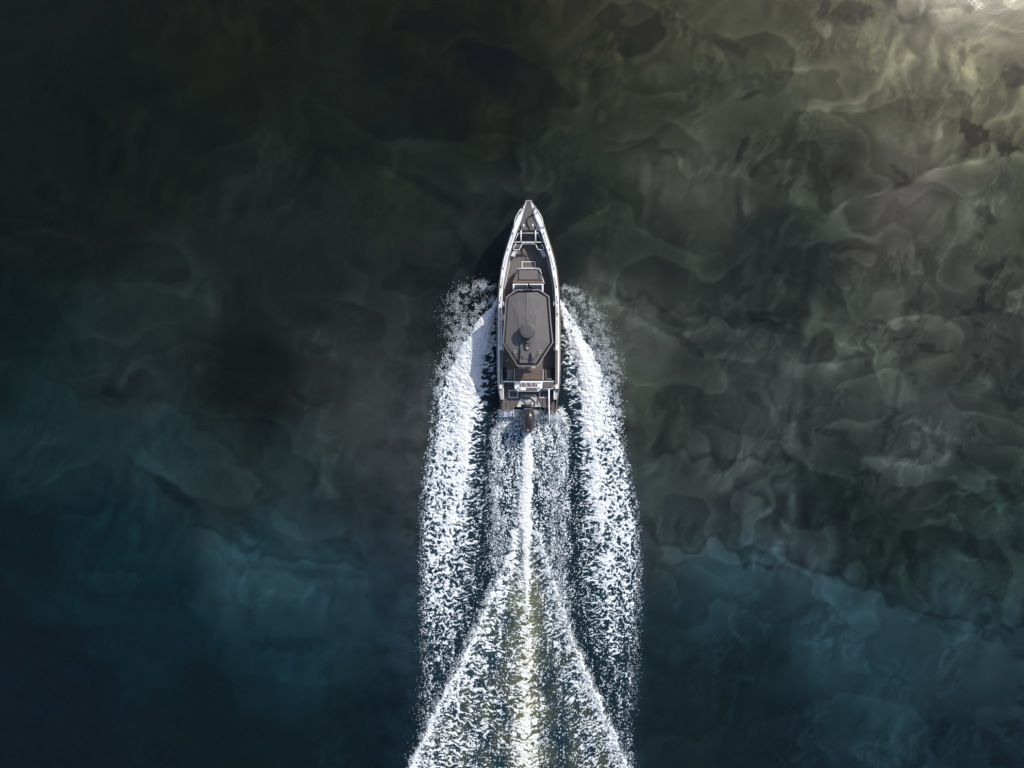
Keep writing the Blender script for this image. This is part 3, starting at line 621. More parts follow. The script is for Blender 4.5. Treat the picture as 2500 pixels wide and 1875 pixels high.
# hull shell: rub rail at the full width, flaring in to the waterline and keel
secs = []
for y in YS:
    h = HW(y); g = zg(y); fl = float(np.interp(y, [489, 560, 700, 1012], [0.25, 0.55, 0.86, 0.93]))
    cut = 1.0 if y < 952 else 1.0
    zt = g-0.03 if y < 950 else float(np.interp(y, [950, 975, 1012], [g-0.03, 0.5, 0.42]))
    pts = [(h-3.2, zt), (h-0.6, zt-0.07), (h, zt-0.10), (h, zt-0.16), (h*(0.35+0.65*fl)+0.0, 0.28), (h*fl*0.93, 0.0), (h*fl*0.7, -0.18), (0, -0.42+0.3*(y < 500))]
    row = [(CX-a, y, z) for a, z in pts]+[(CX+a, y, z) for a, z in pts[-2::-1]]
    secs.append(row)
hull = loft('hull', secs, M['hull'])
# flat transom closing the hull
bm = bmesh.new(); bm.faces.new([bm.verts.new(W(*p)) for p in secs[-1]]); bmlink('transom', bm, M['hull'])
# stem plate
prism('stem_plate', [(CX-7.6, 488.4), (CX+7.6, 488.4), (CX+9.2, 492.6), (CX-9.2, 492.6)], 1.0, 1.24, M['frame'])

def gw_in(y):   # distance of the gunwale's inner edge from the centre line
    return float(np.interp(y, [492, 500, 520, 540, 561, 590, 631, 700, 760, 826, 935, 952], [5.0, 7.6, 13.5, 19, 27.5, 37.5, 50.5, 63, 65.5, 65.2, 64.6, 64.5]))
YG = [y for y in YS if 490 < y < 950]+[949]
for sg in (-1, 1):
    secs = []
    for y in [492.5]+YG:
        o_ = HW(y)-3.2; i_ = min(gw_in(y), o_-2); g = zg(y)
        ring = [(o_, g-0.05), (o_-0.6, g-0.008), (o_-1.6, g), (i_+1.2, g+0.006), (i_+0.2, g-0.006), (i_, g-0.05)]
        secs.append([(CX+sg*a, y, z) for a, z in ring])
    gw = loft('gunwale', secs, M['white'], closed=True, smooth=False)
    gw['label'] = 'glossy white gunwale on the %s side' % ('left' if sg < 0 else 'right')
    # recessed groove line in the gunwale
    gr = []
    for y0_, y1_ in ((575, 600), (620, 650), (676, 700), (722, 735), (748, 775), (780, 842)):
        bm = bmesh.new(); a = [W(CX+sg*(gw_in(y)+0.42*(HW(y)-3.2-gw_in(y))), y, zg(y)+0.008) for y in np.linspace(y0_, y1_, 6)]
        tube_bm(bm, a, 0.011, 6); gr.append(bmlink('groove_trim', bm, M['bulwark'] if y1_ < 700 else M['pad'], gw))
    # inner bulwark wall sloping down to the deck
    secs = []
    for y in [561]+[y for y in YG if y > 561]:
        i_ = gw_in(y)+0.3; g = zg(y)
        b_ = float(np.interp(y, [561, 600, 640, 700, 760, 949], [26.5, 36, 47.0, 59, 63.5, 63.5]))
        secs.append([(CX+sg*i_, y, g-0.03), (CX+sg*b_, y, DECK+0.02), (CX+sg*b_, y, DECK-0.05), (CX+sg*(i_+1.5), y, DECK-0.05), (CX+sg*(i_+1.5), y, g-0.03)])
    loft('bulwark_wall', secs, M['bulwark'], closed=True, smooth=False)
    bm = bmesh.new(); tube_bm(bm, [W(CX+sg*(float(np.interp(y, [561, 600, 640, 700, 760, 949], [26.5, 36, 47.0, 59, 63.5, 63.5]))-0.6), y, DECK+0.02) for y in np.linspace(612, 735, 14)], 0.014, 6)
    bmlink('deck_edge_trim', bm, M['white2'])
    # dark slot and copper-coloured grab strap in the bulwark
    tube('grab_strap', [(CX+sg*(gw_in(y)+0.2), y, zg(y)-0.10) for y in np.linspace(594, 632, 6)], 0.022, M['rubber'])
    # cockpit side benches in the bow
    prism('bow_side_seat', [(CX+sg*a, y) for a, y in ((27.5, 611), (36.8, 611), (44.0, 625), (35.5, 627), (33.5, 624.5))], DECK, 0.62, M['white'])
    # grey tread pads, cleats
    for ya, yb in ((855, 904), (905.5, 938)):
        p = [(CX+sg*a, y) for a, y in ((64.9, ya), (71.2, ya), (71.0, yb), (66.0 if yb > 930 else 64.9, yb))]
        g = zg(ya)+0.006
        prism('tread_pad', p, g-0.01, g+0.012, M['pad'], gw, 0.003)
    for y in (508.5, 568.5, 609, 655, 700, 738, 766):
        a = gw_in(y)+0.62*(HW(y)-3.2-gw_in(y)); g = zg(y)+0.03
        if y in (508.5, 568.5, 766):
            tube('cleat', [(CX+sg*a, y-3.6, g+.01), (CX+sg*a, y-1.6, g+.02), (CX+sg*a, y+1.6, g+.02), (CX+sg*a, y+3.6, g+.01)], [0.012, 0.02, 0.02, 0.012], M['steel' if y > 510 else 'rubber'], gw)
        else:
            tube('deck_filler' if y < 650 else 'fender_holder', [(CX+sg*a, y-2.5, g-0.012), (CX+sg*a, y+2.5, g-0.012)], 0.016, M['pad'], gw)
    # low bow rail on feet
    rail = smooth_path([(CX+sg*15.0, 512, zg(512)+0.02), (CX+sg*17.5, 510.5, 1.36), (CX+sg*22, 514, 1.40), (CX+sg*29, 526, 1.38), (CX+sg*33.2, 535, 1.35), (CX+sg*35, 548, 1.30), (CX+sg*37.4, 556, zg(556)+0.02)], 5)
    rl = tube('bow_rail', rail, 0.017, M['white2'])
    tube('rail_foot', [(CX+sg*20.2, 522, zg(522)), (CX+sg*20.2, 512, 1.37)], 0.014, M['rubber'], rl)
    tube('rail_foot', [(CX+sg*36.6, 557, zg(557)+.01), (CX+sg*33.8, 543, 1.32)], 0.014, M['rubber'], rl)
    # white hooks and small cockpit lights beside the hardtop
    tube('grab_handle', [(CX+sg*59, 737.5, 0.9), (CX+sg*63.5, 737.5, 0.93), (CX+sg*61.5, 740, 0.93), (CX+sg*60.8, 747, 0.93)], 0.02, M['white2'])
    tube('cockpit_light', [(CX+sg*62.4, 846, 0.86), (CX+sg*62.2, 856, 0.86)], 0.018, M['white2'])

# bulkhead / subfloor
prism('subfloor', [(CX-24, 556), (CX+24, 556), (CX+36, 600), (CX+47, 640), (CX+59, 700), (CX+63, 760), (CX+63, 932), (CX-63, 932), (CX-63, 760), (CX-59, 700), (CX-47, 640), (CX-36, 600)], 0.1, DECK-0.012, M['seam'])
def bw(y): return float(np.interp(y, [561, 600, 640, 700, 760, 949], [26.5, 36, 47.0, 59, 63.5, 63.5]))-0.3
c1 = 17.2
for sg in (-1, 1):
    prism('deck_panel', [(CX+sg*a, y) for a, y in [(18.5, 608), (bw(608), 608), (bw(640), 640), (bw(700), 700), (bw(738), 737.6), (c1, 737.6), (c1, 640)]], DECK-0.01, DECK+0.006, M['deck'], cham=0.003)
    prism('deck_panel', [(CX+sg*a, y) for a, y in [(c1, 738.4), (bw(738), 738.4), (bw(760), 760), (bw(862), 862.5), (c1, 862.5)]], DECK-0.01, DECK+0.006, M['deck'], cham=0.003)
    prism('deck_panel', [(CX+sg*a, y) for a, y in [(c1, 863.3), (bw(863), 863.3), (bw(930), 930), (c1, 930)]], DECK-0.01, DECK+0.006, M['deck'], cham=0.003)
prism('deck_panel', RP(1, (680, 960), (985, 960), (960, 1250), (700, 1250)), DECK-0.01, DECK+0.006, M['deck'], cham=0.003)
prism('deck_panel', [(CX-c1+.7, 656), (CX+c1-.7, 656), (CX+c1-.7, 930), (CX-c1+.7, 930)], DECK-0.01, DECK+0.006, M['deck'], cham=0.003)
# hatch with white frame
def frame_part(name, outer, t, z0, z1, m, parent=boat):
    bm = bmesh.new(); o_ = [W(x, y, z1)[:2] for x, y in outer]; i_ = offset_poly(o_, t); n = len(o_)
    V4 = [[bm.verts.new((x, y, z)) for x, y in ring] for ring, z in ((o_, z0), (o_, z1), (i_, z1), (i_, z0))]
    for A, B in ((0, 1), (1, 2), (2, 3), (3, 0)):
        for k in range(n):
            j = (k+1) % n; bm.faces.new((V4[A][k], V4[A][j], V4[B][j], V4[B][k]))
    return bmlink(name, bm, m, parent)
hp = RP(1, (705, 1265), (960, 1265), (960, 1400), (705, 1400))
hz = prism('deck_hatch', hp, DECK, DECK+0.035, M['deck'], cham=0.003)
frame_part('hatch_frame', hp, 0.034, DECK, DECK+0.05, M['white2'], hz)

# foredeck
fz = lambda x, y: float(np.interp(-y, [-W(0, 489, 1.2)[1], -W(0, 600, 1.1)[1]], [1.20, 1.07]))
fore = prism('foredeck', RP(1, (792, 178), (862, 178), (1028, 688), (615, 688)), 0.98, 1.19, M['foredeck'], cham=0.004, ztop=fz)
tube('foredeck_edging', [(R(1, 612, 692)[0], R(1, 0, 692)[1], 1.11), (R(1, 788, 172)[0], R(1, 0, 172)[1], 1.215), (R(1, 866, 172)[0], R(1, 0, 172)[1], 1.215), (R(1, 1032, 692)[0], R(1, 0, 692)[1], 1.11)], 0.013, M['white2'], fore, 6)
hatch = prism('anchor_locker_hatch', RP(1, (690, 606), (962, 606), (962, 684), (690, 684)), 1.10, 1.125, M['foredeck'], fore, 0.004)
for x in (690, 962): tube('hatch_strut', [R(1, x, 600)+(1.16,), R(1, x, 690)+(1.14,)], 0.014, M['rubber'], fore)
for x in (740, 908):
    bm = bmesh.new(); c = W(*R(1, x, 605), 1.15); lathe_bm(bm, (0, 0), [(0.028, 0), (0.032, 0.02), (0.022, 0.035), (0.008, 0.04)], 16)
    bmesh.ops.scale(bm, vec=(1, 1.9, 1), verts=bm.verts); bmesh.ops.translate(bm, vec=(c[0], c[1], 1.125), verts=bm.verts)
    bmlink('pop_up_cleat', bm, M['white2'], fore, True)
# curved shadow on the foredeck, modelled as a dark tube
ml = smooth_path([R(1, 932, 408)+(1.185,), R(1, 870, 430)+(1.18,), R(1, 815, 480)+(1.17,), R(1, 800, 545)+(1.16,), R(1, 830, 620)+(1.15,), R(1, 858, 690)+(1.12,)], 6)
bm = bmesh.new(); tube_bm(bm, [W(*p) for p in ml], 0.026, 8)
shadow_line = bmlink('shadow_tube', bm, M['rubber'], None, True, off=Vector((0, 0, 0))); tag(shadow_line, 'dark tube in place of a curved shadow on the grey foredeck at the bow', 'shadow_line')
# forward step well with its white tube frame
prism('bow_bulkhead', RP(1, (615, 690), (1030, 690), (1035, 712), (610, 712)), DECK, 1.04, M['cushion'])
prism('bow_step', RP(1, (600, 812), (1065, 812), (1085, 905), (575, 905)), DECK, 0.62, M['cushion'])
prism('bow_step', RP(1, (640, 745), (1010, 745), (1045, 806), (610, 806)), DECK, 0.84, M['plank'])
prism('step_grip', RP(1, (765, 820), (888, 820), (888, 855), (765, 838)), 0.62, 0.632, M['bulwark'], cham=0.002)
sf = tube('step_frame', [R(1, 640, 748)+(1.02,), R(1, 1010, 748)+(1.02,), R(1, 1092, 915)+(0.98,), R(1, 570, 915)+(0.98,), R(1, 640, 748)+(1.02,)], 0.018, M['white2'])
for x in (693, 960): tube('step_rail', [R(1, x, 690)+(1.10,), R(1, x, 915)+(0.99,)], 0.028, M['white2'], sf)
for a, b in (((640, 748), (608, 700)), ((1010, 748), (1040, 700)), ((570, 915), (532, 890)), ((1092, 915), (1120, 890))):
    tube('frame_bracket', [R(1, *a)+(1.0,), R(1, *b)+(1.06,)], 0.014, M['white2'], sf)
prism('step_sill', RP(1, (700, 920), (955, 920), (950, 952), (705, 952)), 0.86, 0.93, M['white'])
tube('sill_handle', smooth_path([R(1, 768, 924)+(0.97,), R(1, 830, 944)+(0.98,), R(1, 892, 924)+(0.97,)], 6), 0.014, M['rubber'])
for sg in (-1, 1):
    lp = [(CX+sg*a, y, z) for a, y, z in [(16.8, 595.5, .9), (19.5, 603, .9), (23.5, 609.5, .9), (33.5, 609.8, .9), (37.5, 607.8, .92), (36.0, 603, .92), (30.5, 594.5, .93)]]
    tube('seat_rail', lp, 0.017, M['white2'])
    prism('bow_corner_seat', [(CX+sg*a, y) for a, y in [(18.5, 596), (31.5, 596), (35.0, 606), (24.5, 607.5)]], DECK, 0.66, M['cushion'])

# forward lounger on the console
lz = lambda x, y: float(np.interp(-y, [-W(0, 655, .8)[1], -W(0, 688, .95)[1]], [0.80, 0.98]))
lounge = prism('lounger_base', RP(1, (620, 1405), (1040, 1405), (1115, 1640), (1120, 1680), (530, 1680), (535, 1640)), DECK, 0.86, M['cushion'], cham=0.02, ztop=lambda x, y: lz(x, y)-0.05)
prism('seat_cushion', RP(1, (650, 1418), (1008, 1418), (1008, 1612), (645, 1612)), 0.8, 0.9, M['cushion'], lounge, 0.02, ztop=lz)
for sg in (-1, 1):
    prism('wing_cushion', [(CX+sg*a, y) for a, y in [(26.0, 657.5), (27.5, 656.8), (37.4, 687), (36.2, 689), (26.0, 683.5)]], 0.78, 0.9, M['cushion'], lounge, 0.015, ztop=lambda x, y: lz(x, y)-0.012)
    tube('seat_piping', [(CX+sg*24.8, 657, 0.83), (CX+sg*25.2, 686, 1.0)], 0.010, M['seam'], lounge)
tube('lounger_rail', [R(1, 615, 1412)+(0.84,), R(1, 640, 1398)+(0.86,), R(1, 1020, 1398)+(0.86,), R(1, 1040, 1415)+(0.86,), R(1, 1070, 1500)+(0.9,)], 0.016, M['white2'], lounge)
tube('lounger_rail', [R(2, 1078, 262)+(0.92,), R(2, 1110, 360)+(1.0,), R(2, 1120, 400)+(1.0,)], 0.014, M['white2'], lounge)
# quilted backrest roll: each quilted diamond row is a lump
def quilt(name, x0, x1, y0, y1, z0, z1, nxq, nyq, m, parent, lip):
    bm = bmesh.new(); nX, nY = nxq*6, nyq*6; g = []
    for j in range(nY+1):
        row = []
        for i in range(nX+1):
            s, t = i/nX, j/nY
            fu = abs(math.sin(math.pi*(s*nxq+t*nyq)))*abs(math.sin(math.pi*(s*nxq-t*nyq)))
            z = z0+(z1-z0)*math.sin(math.pi*(0.12+0.76*t))+lip*math.sqrt(fu)
            row.append(bm.verts.new(W(x0+(x1-x0)*s, y0+(y1-y0)*t, z)))
        g.append(row)
    for j in range(nY):
        for i in range(nX): bm.faces.new((g[j][i], g[j][i+1], g[j+1][i+1], g[j+1][i]))
    e = [g[0][i] for i in range(nX+1)]+[g[j][nX] for j in range(1, nY+1)]+[g[nY][i] for i in range(nX-1, -1, -1)]+[g[j][0] for j in range(nY-1, 0, -1)]
    lo = [bm.verts.new((v.co.x, v.co.y, z0-0.15)) for v in e]
    for k in range(len(e)): bm.faces.new((e[k], lo[k], lo[(k+1) % len(e)], e[(k+1) % len(e)]))
    return bmlink(name, bm, m, parent, True)
x0, y0 = R(2, 545, 345); x1, y1 = R(2, 1105, 398)
quilt('quilted_backrest', x0, x1, y0, y1, 0.98, 1.12, 17, 2, M['quilt2'], lounge, 0.03)
# helm console and windscreen
prism('helm_console', RP(2, (545, 398), (1105, 398), (1110, 640), (540, 640)), DECK, 1.0, M['seam'], cham=0.02)
ws = prism('windscreen_frame', RP(2, (540, 398), (1105, 398), (1105, 420), (540, 420)), 1.0, 1.20, M['white'], cham=0.01)
for x in (556, 1090): prism('windscreen_post', RP(2, (x-14, 420), (x+16, 420), (x+16, 545), (x-14, 545)), 1.0, 1.26, M['white'], ws, 0.01)
bm = bmesh.new()
vs_ = [bm.verts.new(W(*R(2, x, y), z)) for x, y, z in ((574, 422, 1.16), (1074, 422, 1.16), (1074, 520, 1.50), (574, 520, 1.50), (574, 422, 1.13), (1074, 422, 1.13), (1074, 520, 1.47), (574, 520, 1.47))]
for f in ((0, 1, 2, 3), (7, 6, 5, 4), (0, 4, 5, 1), (1, 5, 6, 2), (2, 6, 7, 3), (3, 7, 4, 0)): bm.faces.new([vs_[i] for i in f])
gls = bmlink('windscreen_glass', bm, M['glass'], ws)
for x in (715, 965): tube('glass_mullion', [R(2, x, 424)+(1.18,), R(2, x, 518)+(1.515,)], 0.008, M['seam'], ws, 6)
tube('wiper_arm', [R(2, 830, 410)+(1.24,), R(2, 862, 452)+(1.36,), R(2, 905, 474)+(1.42,), R(2, 985, 470)+(1.44,)], [0.034, 0.03, 0.024, 0.014], M['rubber'], ws)
tube('wiper_motor_cap', [R(2, 780, 412)+(1.22,), R(2, 815, 428)+(1.25,)], 0.022, M['white2'], ws)

# hardtop
RT = 1.9
outer = RP(2, (612, 502), (1028, 498), (1215, 628), (1250, 1100), (1290, 1478), (1008, 1918), (630, 1918), (355, 1484), (385, 1100), (415, 640))
ht = frame_part('hardtop_frame', outer, 0.052, RT-0.10, RT-0.005, M['frame'])
ht['label'] = 'taupe octagonal frame of the hardtop'
W2 = [W(x, y, RT-0.005)[:2] for x, y in outer]
bm = bmesh.new(); prism_bm(bm, offset_poly(W2, 0.04), RT-0.09, RT-0.05, 0.002); bmlink('hardtop_channel', bm, M['black'], ht)
bm = bmesh.new(); lpts = offset_poly(W2, 0.046); tube_bm(bm, [(x, y, RT+0.004) for x, y in lpts+lpts[:1]], 0.012, 6); bmlink('frame_ridge', bm, M['cushion'], ht)
# faceted roof shell
def RV(x, y, z): return W(*R(2, x, y), z)
bm = bmesh.new()
Zc, Ze = RT+0.058, RT-0.005
pts = dict(
    tl=(632, 562, Ze), tlc=(632, 563, Ze+.012), tm=(810, 560, Zc-.03), tr=(992, 552, Ze), l1=(462, 652, Ze-.02), r1=(1160, 650, Ze-.02),
    cl=(652, 1000, Zc-.012), cr=(972, 1000, Zc-.012), l2=(405, 1490, Ze-.02), r2=(1226, 1478, Ze-.02),
    cl2=(680, 1430, Zc-.012), cr2=(945, 1430, Zc-.012), bl=(664, 1868, Ze), br=(962, 1868, Ze), cm=(810, 1000, Zc), cm2=(812, 1430, Zc))
vtx = {k: bm.verts.new(RV(*p)) for k, p in pts.items() if k != 'tlc'}
def f(*k): return bm.faces.new([vtx[i] for i in k])
f('tl', 'cl', 'cm', 'tm'); f('tm', 'cm', 'cr', 'tr'); f('cl', 'cl2', 'cm2', 'cm'); f('cm', 'cm2', 'cr2', 'cr')
f('l1', 'cl', 'tl'); f('l1', 'l2', 'cl2', 'cl'); f('r1', 'tr', 'cr'); f('r1', 'cr', 'cr2', 'r2')
f('l2', 'bl', 'cl2'); f('r2', 'cr2', 'br'); f('cl2', 'bl', 'br', 'cr2', 'cm2')
rim = ['tl', 'tm', 'tr', 'r1', 'r2', 'br', 'bl', 'l2', 'l1']
low = {k: bm.verts.new((vtx[k].co.x, vtx[k].co.y, RT-0.07)) for k in rim}
for i, k in enumerate(rim):
    k2 = rim[(i+1) % len(rim)]; bm.faces.new((vtx[k], vtx[k2], low[k2], low[k]))
bm.faces.new([low[k] for k in rim])
roof = bmlink('hardtop_roof', bm, M['roof'])
tube('roof_seam', [RP(2, (810, 564))[0]+(RT+.052,), RP(2, (810, 1000))[0]+(RT+.078,), RP(2, (811, 1130))[0]+(RT+.078,)], 0.006, M['bulwark'], roof, 6)
# hardtop posts
for sg in (-1, 1):
    for a, y, b, y2 in ((36, 712, 40, 735), (40, 862, 42, 862)):
        tube('hardtop_post', [(CX+sg*a, y, DECK), (CX+sg*b, y2, RT-0.08)], 0.03, M['frame'])
# radar dome
c = RV(812, 1272, RT+.07); r_ = 145/7.541*S0*(H-2.3)/H
bm = bmesh.new(); lathe_bm(bm, c, [(r_*.72, RT+0.050), (r_*.75, RT+0.230), (r_*.97, RT+0.245), (r_, RT+0.270), (r_, RT+0.390), (r_*.98, RT+0.402), (r_*.95, RT+0.406), (r_*.5, RT+0.412), (r_*.1, RT+0.413)], 56)
radar = bmlink('radar_dome', bm, M['dome'], roof, True)
bm = bmesh.new(); lathe_bm(bm, c, [(r_*.99, RT+0.262), (r_*1.025, RT+0.266), (r_*1.025, RT+0.290), (r_*.99, RT+0.294)], 48); bmlink('radar_band', bm, M['black'], roof)
# equipment platform behind the dome
eq = prism('equipment_plate', RP(3, (682, 378), (945, 378), (958, 800), (668, 800)), RT+0.05, RT+0.105, M['dome'], roof, 0.006)
eq.data.materials.clear(); eq.data.materials.append(M['roof'])
prism('plate_step', RP(3, (684, 548), (946, 548), (952, 725), (676, 725)), RT+.10, RT+0.135, M['roof'], roof, 0.012)
prism('horn_box', RP(3, (768, 445), (848, 440), (850, 550), (762, 550)), RT+.1, RT+0.2, M['dome'], roof, 0.015)
tube('mast_strip', [R(3, 853, 392)+(RT+.2,), R(3, 853, 552)+(RT+.2,)], 0.012, M['black'], roof)
bm = bmesh.new(); cc = RV(812, 1470, RT+.2); lathe_bm(bm, cc, [(0.02, RT+.1), (0.07, RT+.12), (0.085, RT+.18), (0.07, RT+.24), (0.035, RT+.265), (0.005, RT+.27)], 24); bmlink('anchor_light', bm, M['dome'], roof, True)
for x, y in ((742, 412), (858, 392), (857, 430), (857, 470), (768, 386)):
    cc = W(*R(3, x, y), RT+.22); bm = bmesh.new(); lathe_bm(bm, cc, [(0.010, RT+.1), (0.012, RT+.215), (0.004, RT+.225)], 8); bmlink('bolt_head', bm, M['steel'], roof)
tube('capsule_antenna', [R(3, 897, 602)+(RT+.19,), R(3, 897, 618)+(RT+.19,), R(3, 897, 735)+(RT+.19,), R(3, 897, 755)+(RT+.19,)], [0.035, 0.068, 0.074, 0.035], M['dome'], roof, 16)
bm = bmesh.new(); cc = W(*R(3, 725, 680), RT+.2); lathe_bm(bm, cc, [(0.042, RT+.12), (0.042, RT+.17), (0.02, RT+.195), (0.004, RT+.2)], 20); bmlink('gps_antenna', bm, M['dome'], roof, True)
bm = bmesh.new()
for x, y, r in ((790, 530, .02), (815, 515, .018), (838, 535, .02), (812, 545, .022)):
    lathe_bm(bm, W(*R(3, x, y), RT+.2), [(r, RT+.19), (r, RT+.225), (r*.4, RT+.24)], 8)
bmlink('all_round_light', bm, M['lens'], roof)
for xc in (582, 1038):
    bm = bmesh.new()
    for dx, dy in ((-18, -20), (8, -22), (20, 2), (2, 12), (-14, 14)):
        lathe_bm(bm, W(*R(3, xc+dx, 595+dy), RT+.06), [(0.017, RT-.02), (0.017, RT+.035), (0.006, RT+.045)], 7)
    sp_ = bmlink('spot_lamp', bm, M['lens'], roof)
    tube('lamp_bracket', [R(3, xc-32, 598)+(RT+.02,), R(3, xc+30, 592)+(RT+.02,)], 0.014, M['black'], roof)
tube('whip_antenna', [R(3, 1020, 620)+(RT+.05,), R(3, 965, 690)+(RT+.09,)], 0.007, M['black'], roof, 6)
for x, y in ((703, 538), (985, 575), (955, 922), (893, 938), (795, 1062)):
    bm = bmesh.new(); zz = RT+.075 if y > 600 else RT+.02
    lathe_bm(bm, RV(x, y, zz), [(0.012, zz-.03), (0.012, zz+.012), (0.004, zz+.018)], 8); bmlink('roof_fitting', bm, M['copper' if y < 560 else 'lens'], roof)
prism('front_lamp_bar', RP(2, (735, 505), (905, 502), (905, 532), (735, 534)), RT-.02, RT+.02, M['black'], ht, 0.006)

# aft cockpit
at = prism('aft_table', RP(3, (650, 868), (965, 868), (965, 900), (650, 900)), 1.0, 1.06, M['bulwark'])
for x in (740, 922): prism('table_hinge', RP(3, (x-7, 870), (x+7, 870), (x+7, 897), (x-7, 897)), 1.06, 1.075, M['white2'], at, 0.003)
tube('table_handle', smooth_path([R(3, 800, 898)+(1.07,), R(3, 830, 884)+(1.08,), R(3, 862, 898)+(1.07,)], 5), 0.009, M['rubber'], at)
seat = prism('aft_seat', RP(3, (578, 908), (600, 898), (1075, 898), (1098, 915), (1098, 1128), (575, 1128)), DECK, 0.80, M['quilt'], cham=0.035)
x0, y0 = R(3, 582, 1058); x1, y1 = R(3, 1092, 1128)
quilt('quilted_backrest', x0, x1, y0, y1, 0.82, 0.95, 14, 3, M['quilt'], seat, 0.035)
for sg, x in ((-1, 569), (1, 1101)):
    tube('seat_bar', [R(3, x, 918)+(0.84,), R(3, x, 1110)+(0.9,), R(3, x+sg*(-8), 1122)+(0.9,)], 0.009 if sg > 0 else 0.012, M['white2'], seat, 6)
for sg in (-1, 1):
    prism('side_locker', [(CX+sg*a, y) for a, y in ((54.5, 898), (63.2, 898), (63.2, 925), (54.5, 925))], DECK, 0.62, M['seam'])
    prism('side_seat', [(CX+sg*a, y) for a, y in ((38, 902), (54, 902), (54, 925), (38, 925))], DECK, 0.56, M['cushion'] if sg > 0 else M['bulwark'], cham=0.02)
    tube('locker_rail', [(CX+sg*40, 925.5, 0.8), (CX+sg*56.5, 925.3, 0.8)], 0.013, M['bulwark'])
    # coaming either side of the console
    prism('aft_coaming', [(CX+sg*a, y) for a, y in ((34.2, 930), (63.0, 930), (63.0, 933.2), (34.2, 933.2))], 0.30, 0.86, M['white'])
tube('fishing_rod_clip', [R(3, 430, 775)+(.45,), R(3, 458, 730)+(.47,)], 0.010, M['white2'], boat, 6)

# transom console with rod holders
tc_ = prism('transom_console', RP(3, (572, 1133), (1092, 1133), (1086, 1262), (1008, 1328), (650, 1328), (572, 1270)), 0.3, 0.92, M['white'], cham=0.014)
prism('console_lip', RP(3, (590, 1138), (1070, 1138), (1070, 1166), (590, 1166)), 0.92, 0.975, M['white'], tc_, 0.01)
prism('rod_holder_panel', RP(3, (656, 1180), (1000, 1180), (1000, 1236), (656, 1236)), 0.92, 0.935, M['plank'], tc_, 0.004)
for x in (687, 782, 880, 973):
    bm = bmesh.new(); cx_, cy_, _ = W(*R(3, x, 1208), 0.95)
    tube_bm(bm, [(cx_+0.043*math.sin(a), cy_+0.053*math.cos(a), 0.948) for a in np.linspace(math.radians(-150), math.radians(150), 15)], 0.011, 6)
    rh = bmlink('rod_holder', bm, M['white2'], tc_)
    bm = bmesh.new(); lathe_bm(bm, (cx_, cy_), [(0.03, 0.93), (0.03, 0.941)], 16); bmlink('rod_hole', bm, M['black'], tc_)
for x in (637, 1022):
    bm = bmesh.new(); cc = W(*R(3, x, 1268), .93); lathe_bm(bm, cc, [(0.04, .91), (0.042, .928), (0.034, .93)], 20); bmlink('cup_holder', bm, M['pad'], tc_)
prism('sink_panel', RP(3, (676, 1254), (990, 1254), (1000, 1316), (658, 1316)), 0.92, 0.935, M['plank'], tc_, 0.004)
prism('white_placard', RP(3, (682, 1258), (785, 1258), (785, 1304), (682, 1304)), 0.935, 0.942, M['white2'], tc_, 0.002)
box = prism('aft_locker_lid', RP(3, (1100, 1140), (1300, 1140), (1300, 1210), (1262, 1268), (1100, 1268)), 0.3, 0.86, M['quilt'], cham=0.014)
box.data.materials.clear(); box.data.materials.append(M['cushion'])
tube('locker_frame', [R(3, 1090, 1277)+(0.86,), R(3, 1268, 1277)+(0.86,), R(3, 1312, 1212)+(0.88,), R(3, 1345, 1205)+(0.9,)], 0.016, M['white2'])
for x, y in ((1208, 1160), (1140, 1252), (1205, 1252)):
    bm = bmesh.new(); lathe_bm(bm, W(*R(3, x, y), .87), [(0.013, .855), (0.013, .872)], 8); bmlink('locker_latch', bm, M['steel' if y < 1200 else 'black'], box)

# swim platform: planks laid fore and aft
PZ = 0.40
prism('platform_base', [(CX-63, 934), (CX+63, 934), (CX+66, 960), (CX+66, 1010), (CX+33, 992), (CX-33, 992), (CX-66, 1010), (CX-66, 960)], 0.12, PZ-0.015, M['seam'])
edge_t = [(-64, 1006), (-45, 1003), (-33, 994), (-22, 991), (-11, 963), (11, 963), (22, 991), (33, 994), (52, 1005), (66.5, 1012.5)]
side_x = lambda y: float(np.interp(y, [934, 952, 970, 1012], [62.5, 63, 66, 65.0]))
xs = list(np.linspace(-66, 66, 13))
ex = [e[0] for e in edge_t]; ey = [e[1] for e in edge_t]
for a, b in zip(xs, xs[1:]):
    a2, b2 = a+0.35, b-0.35
    mids = [x for x in (-11, 11) if a2 < x < b2]
    xx = [a2]+mids+[b2]
    top = [(CX+np.clip(x, -64.5, 64.5), 934.5) for x in (a2, b2)]
    if abs(a2+b2)/2 < 26: top = [(x, 956.6) for x, _ in top]
    bot = [(CX+x, float(np.interp(x, ex, ey))) for x in xx[::-1]]
    pp = prism('deck_plank', top+bot, PZ-0.02, PZ, M['plank'], cham=0.003)
